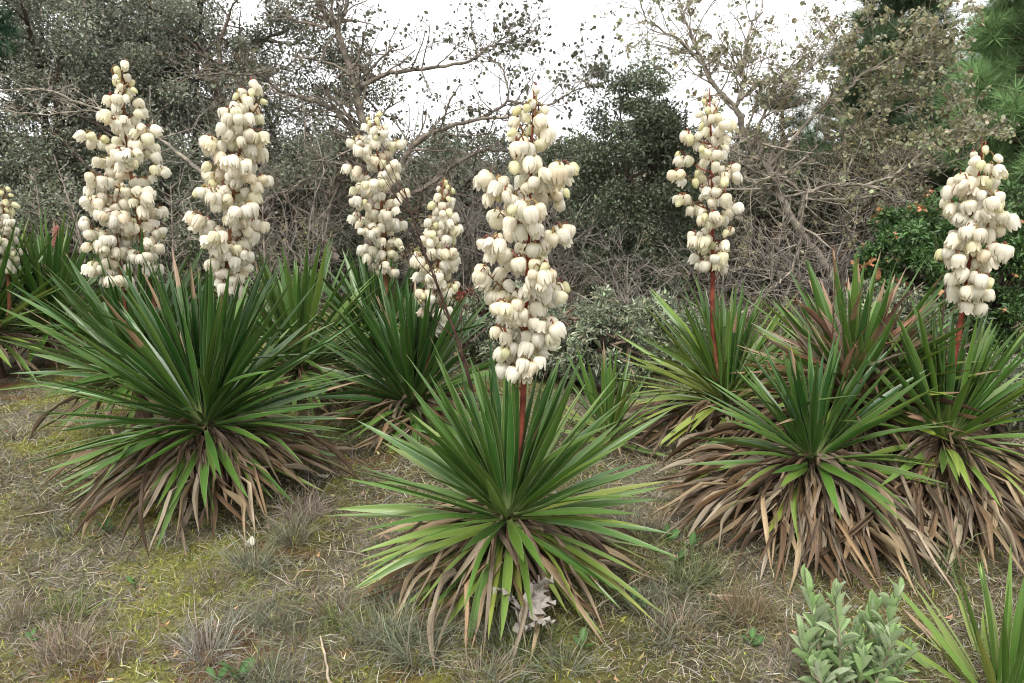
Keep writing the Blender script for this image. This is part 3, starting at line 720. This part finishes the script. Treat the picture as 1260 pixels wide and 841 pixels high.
for k, (px, py, Yd, rx, ry, lab) in enumerate(((745, 428, 5.5, 65, 62, 'round grey-green bush between the central spike and the tall bare red stalk'),
                                               (690, 430, 5.9, 60, 55, 'grey-green bush directly behind the central rosette'),
                                               (815, 418, 6.0, 60, 50, 'grey-green bush behind the bare red stalk'),
                                               (1090, 405, 5.2, 70, 45, 'grey-green bush behind the ragged old yucca'),
                                               (1235, 480, 4.6, 60, 40, 'grey-green bush beside the mound and the glossy shrubs'),
                                               (620, 400, 6.4, 70, 45, 'grey-green bush behind the slim leaning spike'))):
    E('silvery_bush', lab, 'shrub', px, py, Yd, rx, ry, 10000, .042, (.22, .245, .165), SG, 90, .2, tmpl=LEAF4, mat=M_MATT, seed=40 + k, aspect=.34, trunk=(.2, .15, .12))
E('red_weed', 'small reddish dry-leaved weed behind the slim leaning spike', 'weed', 585, 372, 6.6, 28, 16, 900, .04, (.22, .06, .05), None, 30, .25, seed=60, mat=M_MATT)

# pines: needle tufts on boughs
def pine(label, px, py, Yd, rxp, ryp, nt_, colr, seed, nl=.13, per=34, nw=.004, tx_=.2):
    rn = random.Random(seed); c = P(px, py, Yd); k = m_per_px(py, Yd); rx, rz = rxp * k, ryp * k
    base = Vector((c.x + rx * tx_, c.y, H(c.x, c.y) - .05))
    t = thing('pine_tree', base, label, 'pine', 'pines at the edges of the wood')
    tb = Tubes(); bark = (.13, .09, .07)
    tp = Vector((c.x + rx * tx_ * .8, c.y, c.z + rz * .9)); pl = [base, base.lerp(tp, .5) + Vector((.08, 0, 0)), tp]
    tb.add([interp_path(pl, q / 12) - base for q in range(13)], np.linspace(.05 + .03 * rz, .03, 13), bark, 8, .2)
    tp_, td = [], []
    nb = max(14, nt_ // 22)
    for b in range(nb):
        f = rn.random(); s = interp_path(pl, np.interp(f, [0, 1], [max(.15, (c.z - rz - base.z) / (tp.z - base.z)), .97])) - base
        az = rn.uniform(0, 6.28); L = rx * lerp(1.15, .45, f) * rn.uniform(.7, 1.15)
        d = Vector((math.cos(az), math.sin(az), rn.uniform(-.05, .35)))
        pts = [s]; dd = d.normalized()
        for q in range(7):
            dd = (dd + Vector((rn.gauss(0, .12), rn.gauss(0, .12), .05 + rn.gauss(0, .08)))).normalized(); pts.append(pts[-1] + dd * L / 7)
        tb.add(pts, np.linspace(.025, .007, 8), bark, 5, .2)
        for q in range(22):
            u = rn.uniform(.3, 1.0); j = min(int(u * 7), 6); o = pts[j].lerp(pts[j + 1], u * 7 - j)
            sd_ = (dd + Vector((rn.gauss(0, .8), rn.gauss(0, .8), rn.gauss(.25, .5)))).normalized(); l = rn.uniform(.03, .28)
            e = o + sd_ * l; tb.add([o, o.lerp(e, .5) + Vector((0, 0, -.01)), e], [.005, .004, .003], bark, 3)
            for w_ in (.6, 1.0): tp_.append(tuple(o.lerp(e, w_))); td.append(tuple(sd_ + Vector((0, 0, .25))))
    link('trunk', tb.mesh('trunk'), t)
    tp_ = np.array(tp_); td = unit(np.array(td)); n = len(tp_)
    i = np.repeat(np.arange(n), per)
    D = unit(td[i] * .55 + rng.normal(0, .55, (n * per, 3)) + np.array([0, 0, .1]))
    cv = np.exp(rng.normal(0, .22, (n, 1)))[i]
    C = colvar(colr, n * per, .2, .06) * cv
    L = nl * np.exp(rng.normal(0, .2, n * per))
    V, T, C = scatter(tp_[i], D, rdir(n * per), L, nw, C, NEEDLE)
    link('crown', fast_mesh('crown', V, T, M_NEEDLE, C), t)
pine('bright green long-needled pine behind the glossy shrubs', 1195, 70, 9.2, 105, 165, 3000, (.20, .32, .13), 71, tx_=.85, nl=.19, per=30, nw=.006)
pine('dark pine behind the pale leaved spreading tree', 1075, 120, 11.5, 95, 125, 2200, (.10, .15, .075), 72, nl=.17, nw=.006)
pine('small distant pine seen through the fork of the bare tree', 950, 165, 15.0, 55, 55, 420, (.06, .095, .045), 73)
pine('bluish green pine rising behind the tall grey-green oak', 0, 20, 9.0, 45, 70, 700, (.08, .17, .09), 74, nw=.006, tx_=-1.6)
pine('dark green pine low behind the brightest pine', 1185, 215, 10.8, 85, 70, 800, (.06, .085, .04), 75, nw=.006)

# far wood beyond the trees, one mass
n_ = 90; cx_ = rng.uniform(-24, 24, n_); parts = []
for k in range(n_):
    Yk = rng.uniform(24, 32); hk = rng.uniform(1.1, 1.9)
    parts.append(crown_leaves((0, 0, 0), (cx_[k], Yk, hk * .7), (1.5, 1.0, hk * .8), 900, .16, (.085, .10, .06), 26, .25))
V, T, C = join(parts)
tag(link('distant_wood', fast_mesh('distant_wood', V, T, M_FOL, C)), 'far green wood seen through gaps between the trees', 'wood', None, 'stuff')

# the bare trees
def limb_tree(name, label, Yd, limbs, colr, nsub, subL, depth, leafn, leafc, leafsize, seed, baseY=None, tmpl=LEAFR, leafzone=None, up=.1, aspect=.8, r_sub=.35, nsub2=3):
    rn = random.Random(seed)
    f = limbs[0][0][0]; b = P(f[0], f[1], Yd); base = Vector((b.x, b.y, H(b.x, b.y) - .05))
    t = thing(name, base, label, 'tree')
    tips = []; first = True
    for pts_px, r0, r1, dy in limbs:
        tb = Tubes()
        n_ = len(pts_px)
        pl = [P(px, py, Yd + dy * (k / max(1, n_ - 1))) for k, (px, py) in enumerate(pts_px)]
        if first: pl = [base] + pl
        m = 6 * len(pl); pth = [interp_path(pl, q / (m - 1)) - base for q in range(m)]
        pth = [p + Vector((rn.gauss(0, .006), rn.gauss(0, .01), rn.gauss(0, .006))) for p in pth]
        cj = lerpc(colr, (.30, .27, .22), rn.uniform(0, .3))
        tb.add(pth, np.linspace(r0, r1, m) * .78, cj, 8, .3)
        ns = int(nsub * (len(pl)) / 4)
        for k in range(ns):
            j = rn.randint(int(m * (.45 if first else .12)), m - 2); d = pth[min(j + 1, m - 1)] - pth[j - 1]; d.normalize()
            s = Vector((rn.gauss(0, 1), rn.gauss(0, 1), rn.gauss(up, .9))); s = (d * .7 + s.normalized()).normalized()
            grow(tb, pth[j], s, subL * rn.uniform(.5, 1.3), max(.004, lerp(r0, r1, j / m) * r_sub), depth, tips, rn, cj, .4, nsub2, up, 5)
        tips.append((pth[-1], d))
        link('trunk' if first else 'branch', tb.mesh('limb'), t); first = False
    tips = [q for q in tips if leafzone is None or rn.random() < leafzone(q[0] + base)]
    if leafn and tips:
        k = rng.integers(0, len(tips), leafn)
        p = np.array([tuple(q[0]) for q in tips])[k] + rng.normal(0, .014, (leafn, 3))
        D = unit(rng.normal(size=(leafn, 3)) + np.array([0, 0, -.5])); C = colvar(leafc, leafn, .25, .08)
        L = leafsize * np.exp(rng.normal(0, .22, leafn))
        V, T, C = scatter(p, D, rdir(leafn, .4), L, L * aspect, C, tmpl)
        link('crown', fast_mesh('crown', V, T, M_FOL, C), t)
    return t
PALE = (.33, .295, .245); BRN = (.21, .18, .15)
limb_tree('bare_tree', 'leaning brown trunked tree with sparse leaves spreading across the white sky', 8.6,
          [([(452, 345), (453, 300), (456, 240), (451, 175), (440, 125), (430, 85), (415, 36)], .075, .035, 0),
           ([(415, 36), (424, 18), (432, -10)], .03, .02, 0), ([(415, 36), (400, 20), (388, -8)], .03, .02, .1),
           ([(404, 34), (365, 25), (330, 10)], .02, .008, .1),
           ([(449, 176), (410, 135), (363, 118), (342, 111), (320, 93), (286, 92), (250, 83)], .035, .008, -.4),
           ([(440, 110), (475, 92), (515, 86), (579, 75), (603, 57), (630, 51), (658, 36)], .033, .006, .3),
           ([(455, 270), (475, 235), (503, 187), (532, 163), (586, 148), (641, 143)], .05, .016, -.2),
           ([(586, 148), (624, 125), (618, 86), (600, 70)], .022, .006, .1), ([(624, 125), (671, 130), (705, 113), (740, 102)], .02, .006, 0),
           ([(460, 255), (520, 232), (560, 202), (600, 185), (660, 190)], .045, .012, .3),
           ([(414, 320), (398, 290), (399, 266), (412, 225), (440, 190)], .06, .035, .3),
           ([(398, 290), (360, 255), (330, 210), (300, 190)], .02, .006, -.2)],
          BRN, 17, .5, 2, 5000, (.11, .11, .07), .037, 81, nsub2=3)
rt_leaf = lambda p: (1.0 if p.x > 2.9 else .16) * (1 if p.z > 1.75 else .25)
limb_tree('pale_tree', 'crooked pale-branched tree with small whitish leaves, rising behind the brown mound', 7.6,
          [([(1030, 372), (1016, 327), (986, 287), (959, 238), (945, 206), (924, 185), (905, 133)], .05, .035, 0),
           ([(903, 130), (878, 105), (866, 81), (850, 40), (842, 17), (855, -8)], .028, .010, 0),
           ([(866, 81), (838, 51), (799, 28), (788, 4)], .018, .005, -.2),
           ([(905, 133), (915, 107), (915, 79), (923, 34), (936, 15), (940, -8)], .026, .008, .2),
           ([(908, 124), (928, 109), (947, 98), (964, 92), (1000, 60), (1030, 20)], .024, .006, .1),
           ([(930, 170), (941, 139), (956, 118), (985, 96), (1010, 70), (1035, 30)], .02, .006, -.3),
           ([(986, 285), (989, 244), (1019, 228), (1066, 226), (1105, 212), (1156, 170), (1200, 150)], .026, .006, -.4),
           ([(1000, 247), (1078, 241), (1108, 219), (1150, 205), (1200, 190)], .018, .005, .2),
           ([(945, 206), (1006, 137), (1043, 111), (1060, 92), (1107, 75), (1135, 51), (1150, 35)], .022, .006, -.2),
           ([(989, 244), (960, 215), (925, 225), (905, 200)], .02, .008, -.2),
           ([(1040, 220), (1042, 170), (1070, 150), (1110, 130), (1160, 110)], .016, .005, .1),
           ([(985, 290), (975, 330), (955, 350), (930, 372)], .016, .006, -.5)],
          PALE, 19, .42, 2, 10000, (.25, .245, .14), .034, 83, leafzone=rt_leaf, nsub2=3)
limb_tree('bare_tree', 'leafless pale-limbed tree reaching out behind the twin cream spikes', 8.2,
          [([(300, 340), (285, 280), (270, 235), (242, 208), (203, 176), (160, 150), (115, 133)], .04, .014, 0),
           ([(115, 133), (60, 112), (30, 110), (-10, 112)], .014, .005, 0), ([(125, 136), (60, 140), (20, 138), (-10, 132)], .012, .004, .2),
           ([(270, 235), (240, 250), (215, 240)], .014, .005, -.2), ([(285, 280), (310, 250), (340, 240), (390, 215)], .018, .006, .2)],
          PALE, 7, .4, 2, 60, (.3, .3, .26), .03, 85, nsub2=3)
# bare brush and saplings
def brush(label, px, py, Yd, w_px, h_px, n, colr, seed, group='leafless twiggy shrubs under the trees', name='bare_shrub'):
    rn = random.Random(seed); c = P(px, py, Yd); k = m_per_px(py, Yd)
    base = Vector((c.x, c.y, H(c.x, c.y) - .03)); t = thing(name, base, label, 'shrub', group); tips = []
    tb = Tubes(); top = c.z + h_px * k
    for s in range(n):
        p = Vector((rn.uniform(-.6, .6) * w_px * k, rn.uniform(-.3, .3), 0)); d = Vector((rn.gauss(0, .5), rn.gauss(0, .3), 1))
        grow(tb, p, d, top * rn.uniform(.6, 1.0), .011, 2, tips, rn, lerpc(colr, (.12, .1, .085), rn.random() * .7), .45, 5, .05, 4)
    link('branch', tb.mesh('branch'), t)
for k, (px, py, Yd, wp, hp, n, lab) in enumerate((
    (790, 350, 7.6, 60, 55, 14, 'tangle of pale bare twigs below the dark pointed evergreen'), (900, 340, 7.8, 60, 60, 12, 'bare twiggy shrub behind the tall red stalk'),
    (600, 260, 9.0, 70, 70, 16, 'grey bare twiggy shrub behind the central flower spike'), (690, 280, 8.6, 50, 60, 12, 'bare twiggy shrub beside the small rounded conifer'),
    (360, 250, 8.4, 70, 70, 14, 'grey bare shrub under the leaning brown trunk'), (530, 260, 9.4, 60, 80, 14, 'dense bare shrub behind the slim leaning spike'),
    (1000, 320, 7.4, 60, 50, 12, 'bare twiggy shrub at the foot of the pale-branched tree'), (1060, 250, 8.4, 70, 60, 12, 'bare brownish shrub below the spreading pale branches'))):
    brush(lab, px, py, Yd, wp, hp, n, (.32, .295, .26), 90 + k)
def sapling(label, foot, topp, Yd, seed):
    rn = random.Random(seed); b = P(*foot, Yd); base = Vector((b.x, b.y, H(b.x, b.y) - .02)); t = thing('bare_sapling', base, label, 'sapling', 'thin bare saplings')
    tb = Tubes(); tp = P(*topp, Yd); pl = [base, base.lerp(tp, .5) + Vector((rn.gauss(0, .03), 0, 0)), tp]; tips = []
    pts = [interp_path(pl, q / 16) - base for q in range(17)]
    cl = (.27, .235, .2); tb.add(pts, np.linspace(.018, .004, 17), cl, 5, .2)
    for k in range(46):
        j = rn.randint(5, 15); az = rn.uniform(0, 6.28); L = lerp(.34, .08, (j - 5) / 11) * rn.uniform(.5, 1.1)
        grow(tb, pts[j], Vector((math.cos(az), math.sin(az), .8)), L, .004, 1 if j < 12 else 0, tips, rn, cl, .25, 2, .1, 4, .6)
    link('trunk', tb.mesh('trunk'), t)
sapling('upright bare sapling beside the pink unopened spike', (46, 340), (42, 205), 7.6, 1)
sapling('slanting bare sapling between the pink unopened spike and the twin cream spikes', (108, 345), (66, 190), 7.5, 2)
sapling('bare sapling seen between the two tallest cream spikes', (210, 345), (210, 225), 7.4, 3)
sapling('bare sapling behind the largest yucca', (325, 350), (322, 235), 7.4, 4)

# ------------------------------------------------------------------ silvery shrub in front
def oval_mesh(name, seed, cup, mat, colr, midc):
    r = np.random.default_rng(seed); t = np.linspace(0, 1, 8); s = np.array([-1, -.55, 0, .55, 1.])
    wp = np.interp(t, [0, .1, .35, .65, .85, 1], [.1, .3, .75, 1, .72, .03]); V, C, U = [], [], []
    for a, ti in enumerate(t):
        for sj in s:
            V.append((ti, sj * wp[a] * .5, cup * abs(sj) ** 1.4 * wp[a] * .35 + .10 * ti * ti * ((seed % 3) - .8) + .01 * math.sin(9 * ti + 4 * sj)))
            C.append(np.array(midc if abs(sj) < .1 else colr))
    F_ = [(a * 5 + b, (a + 1) * 5 + b, (a + 1) * 5 + b + 1, a * 5 + b + 1) for a in range(7) for b in range(4)]
    return fast_mesh(name, np.array(V), np.array(F_), mat, np.array(C), smooth=True)
def grey_mat():
    m, n, out = new_mat('felted_leaf'); a = N(n, 'ShaderNodeAttribute', attribute_name='Col'); oi = N(n, 'ShaderNodeObjectInfo')
    c = mixc(n, 1.0, a.outputs[0], oi.outputs['Color'], 'MULTIPLY')
    tx = N(n, 'ShaderNodeTexNoise'); tx.inputs['Scale'].default_value = 18; t = N(n, 'ShaderNodeTexCoord'); n.links.new(t.outputs['Object'], tx.inputs[0])
    c = mixc(n, smooth01(n, tx.outputs[0], .35, .65), mixc(n, 1.0, c, (.8, .8, .8), 'MULTIPLY'), c)
    p = N(n, 'ShaderNodeBsdfPrincipled'); n.links.new(c, p.inputs[0]); p.inputs['Roughness'].default_value = .75; p.inputs['Specular IOR Level'].default_value = .2
    tr = N(n, 'ShaderNodeBsdfTranslucent'); n.links.new(c, tr.inputs[0]); ms = N(n, 'ShaderNodeMixShader'); ms.inputs[0].default_value = .18
    n.links.new(p.outputs[0], ms.inputs[1]); n.links.new(tr.outputs[0], ms.inputs[2]); n.links.new(ms.outputs[0], out.inputs[0]); return m
M_GREY = grey_mat()
OV = [oval_mesh('oval_leaf', k, .35 + .1 * k, M_GREY, (.35, .43, .26), (.48, .54, .37)) for k in range(4)]
GRNW = [oval_mesh('weed_leaf', 10 + k, .25, M_GREY, (.08, .16, .05), (.12, .22, .08)) for k in range(3)]
def silver_shrub():
    rn = random.Random(5); b = P(1042, 900, 2.15); base = Vector((b.x, b.y, H(b.x, b.y) - .01))
    t = thing('silvery_shrub', base, 'silvery grey-green shrub with oval felted leaves in front of the brown leaf mound', 'shrub')
    heads = [(992, 712), (1028, 722), (1008, 745), (1075, 742), (1105, 728), (1055, 772), (985, 775), (1060, 800), (1100, 775), (1020, 790), (1080, 815), (1000, 820), (1120, 800)]
    for k, (px, py) in enumerate(heads):
        h = P(px, py, 2.15 + rn.uniform(-.07, .14)); f = base + Vector(((h.x - base.x) * .5, (h.y - base.y) * .5, 0)); f.z = base.z
        pl = [f, f.lerp(h, .5) + Vector((rn.gauss(0, .015), rn.gauss(0, .015), 0)), h - Vector((0, 0, .03))]
        tb = Tubes(); pts = [interp_path(pl, q / 10) for q in range(11)]
        tb.add([p - base for p in pts], np.linspace(.006, .003, 11), (.25, .22, .16), 6, .2); link('stem', tb.mesh('stem'), t)
        L_st = (h - f).length; nlf = int(10 + L_st / .022)
        for q in range(nlf):
            u = 1 - (q / nlf) * min(.85, .26 / L_st + .2); p = interp_path(pl, u); az = q * 2.4 + k
            e = R(lerp(86, 42, min(1, q / 14)) + rn.gauss(0, 9)); d = Vector((math.cos(az) * math.cos(e), math.sin(az) * math.cos(e), math.sin(e)))
            L = rn.uniform(.06, .105) * (1 if q > 3 else .8)
            o = link('leaf', rn.choice(OV), t, frame(p - base, p + d * L - base, Vector((0, 0, 1)) if e < R(70) else Vector((-math.cos(az), -math.sin(az), .3)), rn.gauss(0, .25), L * rn.uniform(.23, .33)))
            g = rn.uniform(.9, 1.28); gy = rn.random()
            o.color = (g * lerp(.8, 1.05, gy), g, g * lerp(.6, 1.05, gy), 1)
silver_shrub()

# ------------------------------------------------------------------ small things on the ground
def weed(label, px, py, n, L, seed, group='small green weeds in the grass'):
    rn = random.Random(seed); b = G(px, py); t = thing('green_weed', b, label, 'weed', group)
    tb = Tubes(); tb.add([(0, 0, -.01), (0, .002, .02), (.003, 0, .045)], [.003, .0025, .002], (.12, .18, .06), 5); link('stem', tb.mesh('weed_stem'), t)
    for k in range(n):
        az = k * 2.4 + rn.random(); e = R(rn.uniform(15, 55)); a = Vector((0, 0, .012 + .03 * k / n)); l = L * rn.uniform(.75, 1.15)
        o = link('leaf', rn.choice(GRNW), t, frame(a, a + Vector((math.cos(az) * math.cos(e), math.sin(az) * math.cos(e), math.sin(e))) * l, Vector((0, 0, 1)), rn.gauss(0, .3), l * .5))
        g = rn.uniform(.8, 1.3); o.color = (g, g, g, 1)
WL = 'small green broad-leaved weed sprouting from the dry grass'
for k, (px, py, n, L) in enumerate(((717, 803, 4, .05), (293, 832, 5, .07), (130, 655, 4, .05), (822, 668, 5, .07), (850, 685, 4, .07), (835, 700, 6, .06), (780, 748, 4, .055), (1000, 690, 3, .05), (105, 640, 3, .05), (925, 798, 4, .05), (265, 835, 3, .06), (165, 720, 3, .04), (1225, 590, 5, .07), (40, 790, 4, .04))):
    weed(WL, px, py, n, L, 200 + k)
def tuft(px, py, n, L, colr, seed, label):
    rn_ = np.random.default_rng(seed); b = G(px, py)
    az = rn_.uniform(0, 6.28, n); el = rn_.uniform(.35, 1.45, n); r = rn_.random(n) ** .5 * .06
    p0 = np.stack([np.cos(az) * r, np.sin(az) * r, np.full(n, -.008)], 1); D = np.stack([np.cos(az) * np.cos(el), np.sin(az) * np.cos(el), np.sin(el)], 1)
    D = unit(D + rn_.normal(0, .2, (n, 3))); l = (L * np.exp(rn_.normal(0, .3, n)))[:, None]; S = unit(np.cross(D, rn_.normal(size=(n, 3)))) * .0013
    p1 = p0 + D * l * .55; p2 = p1 + unit(D + np.array([0, 0, -.5]) + rn_.normal(0, .25, (n, 3))) * l * .5; p2[:, 2] = np.maximum(p2[:, 2], .004)
    V = np.stack([p0 - S, p0 + S, p1 - S, p1 + S, p2], 1).reshape(-1, 3); bb = np.arange(n)[:, None] * 5
    T = np.concatenate([bb + np.array([[0, 1, 3]]), bb + np.array([[0, 3, 2]]), bb + np.array([[2, 3, 4]])], 1).reshape(-1, 3)
    C = np.repeat(colvar(colr, n, .3, .06), 5, 0)
    o = link('grass_tuft', fast_mesh('grass_tuft', V, T, M_GRASS, C)); o.location = b
    tag(o, label, 'grass', 'wiry grass tufts')
for k in range(46):
    px = rng.uniform(0, 1000); py = rng.uniform(640, 845)
    if (px - 255) ** 2 / 150 ** 2 + (py - 610) ** 2 / 80 ** 2 < 1 or (px - 625) ** 2 / 120 ** 2 + (py - 720) ** 2 / 60 ** 2 < 1 or (px > 850 and py < 730): continue
    g = rng.random()
    c, lab = ((.17, .175, .12), 'wiry grey-green grass tuft on the mossy ground') if g < .5 else ((.23, .19, .14), 'wiry straw-coloured grass tuft on the mossy ground') if g < .85 else ((.14, .17, .06), 'wiry dark green grass tuft on the mossy ground')
    tuft(px, py, 110, .11, c, 300 + k, lab)
for k, (px, py, c, lab) in enumerate(((480, 790, (.2, .205, .14), 'wiry grey-green grass tuft on the mossy ground'), (510, 810, (.2, .205, .14), 'wiry grey-green grass tuft on the mossy ground'), (375, 640, (.25, .2, .17), 'wiry straw-coloured grass tuft on the mossy ground'), (360, 665, (.2, .19, .13), 'wiry grey-green grass tuft on the mossy ground'), (310, 700, (.2, .205, .14), 'wiry grey-green grass tuft on the mossy ground'), (255, 800, (.27, .25, .21), 'wiry straw-coloured grass tuft on the mossy ground'), (850, 715, (.15, .17, .08), 'wiry dark green grass tuft on the mossy ground'), (920, 760, (.22, .17, .1), 'wiry straw-coloured grass tuft on the mossy ground'), (1150, 700, (.15, .2, .08), 'wiry dark green grass tuft on the mossy ground'))):
    tuft(px, py, 220, .14, c, 400 + k, lab)
# dried lobed leaf plant under the central rosette
def lobed():
    b = G(640, 800); t = thing('dried_thistle', b, 'pale grey dried plant with lobed curled leaves below the central rosette', 'dry plant')
    rn = random.Random(9); tb = Tubes(); tb.add([(-.05, -.1, .004), (-.02, -.03, .02), (.01, .03, .05), (.02, .08, .12)], [.005, .005, .004, .002], (.42, .36, .30), 6); link('stem', tb.mesh('stem'), t)
    for k, (x0, y0, z0, az, L) in enumerate(((.01, .04, .07, 1.3, .15), (.0, .02, .05, .5, .13), (.0, .0, .04, 2.4, .12), (.02, .06, .1, .1, .12), (.01, .05, .1, 2.9, .1), (.0, .0, .04, -.5, .12))):
        V, F_, C = [], [], []; m = 21
        for j in range(m):
            u = j / (m - 1); wv = (.03 + .03 * math.sin(math.pi * u)) * (1.0 if (j % 4) in (1, 2) else .32) * (1 - u * .5)
            zz = .06 * math.sin(u * 2.2) + rn.gauss(0, .004)
            for s in (-1, 0, 1): V.append((u * L + abs(s) * .016 * ((j % 4) in (1, 2)), s * wv * rn.uniform(.85, 1.1), zz + abs(s) * rn.uniform(-.01, .02))); C.append(np.array((.42, .38, .33)) * rn.uniform(.75, 1.1))
        for j in range(m - 1):
            for q in range(2): F_.append((j * 3 + q, (j + 1) * 3 + q, (j + 1) * 3 + q + 1, j * 3 + q + 1))
        link('dead_leaf', fast_mesh('lobed_leaf', np.array(V), np.array(F_), M_MATT, np.array(C), smooth=True), t, Matrix.Translation((x0, y0, z0)) @ Matrix.Rotation(az, 4, 'Z') @ Matrix.Rotation(rn.gauss(-.2, .2), 4, 'Y') @ Matrix.Rotation(rn.gauss(0, .5), 4, 'X'))
lobed()
# fallen tepals and sticks
def petal_thing(px, py, s, seed, label):
    v, f, u = petal(0, .5, .62, 0, 0, 1.0); r = random.Random(seed)
    o = link('fallen_petal', fast_mesh('fallen_petal', np.array(v) * s + np.array([-.4 * s, 0, .2 * s]), np.array(f), M_FLOWER, uv=np.array(u), smooth=True))
    p = G(px, py); o.location = p + Vector((0, 0, .02)); o.rotation_euler = (r.uniform(-.3, .3), R(80) + r.uniform(-.4, .4), r.uniform(0, 6)); o.color = (.95, .93, .9, 1)
    tag(o, label, 'petal', 'fallen petals')
petal_thing(307, 674, .075, 1, 'cream fallen petal lying by the brown skirt of the largest yucca')
petal_thing(403, 592, .07, 2, 'cream fallen petal lying on the far side of a grass tuft beside the largest yucca')
def stick(pa, pb, r, za, zb, label, seed):
    a, b = G(*pa), G(*pb); a.z += za; b.z += zb; rn = random.Random(seed); tb = Tubes(); m = 9
    pts = [a.lerp(b, k / (m - 1)) - a + Vector((rn.gauss(0, .004), rn.gauss(0, .004), rn.gauss(0, .002))) for k in range(m)]
    tb.add(pts, np.linspace(r, r * .6, m), (.42, .35, .26), 6, .3); o = link('dry_stick', tb.mesh('dry_stick'), None); o.location = a; tag(o, label, 'stick', 'dry sticks on the ground')
stick((409, 850), (394, 790), .005, .01, .03, 'pale dry stem lying by a grass tuft on open moss', 1)
stick((868, 733), (925, 737), .005, .01, .012, 'pale dry stick lying flat before the brown leaf mound', 2)
stick((700, 780), (800, 715), .0025, .02, .05, 'thin grey stem lying past the central rosette leaves', 3)
stick((20, 640), (120, 628), .003, .012, .02, 'thin grey twig on the moss beside the largest yucca', 4)
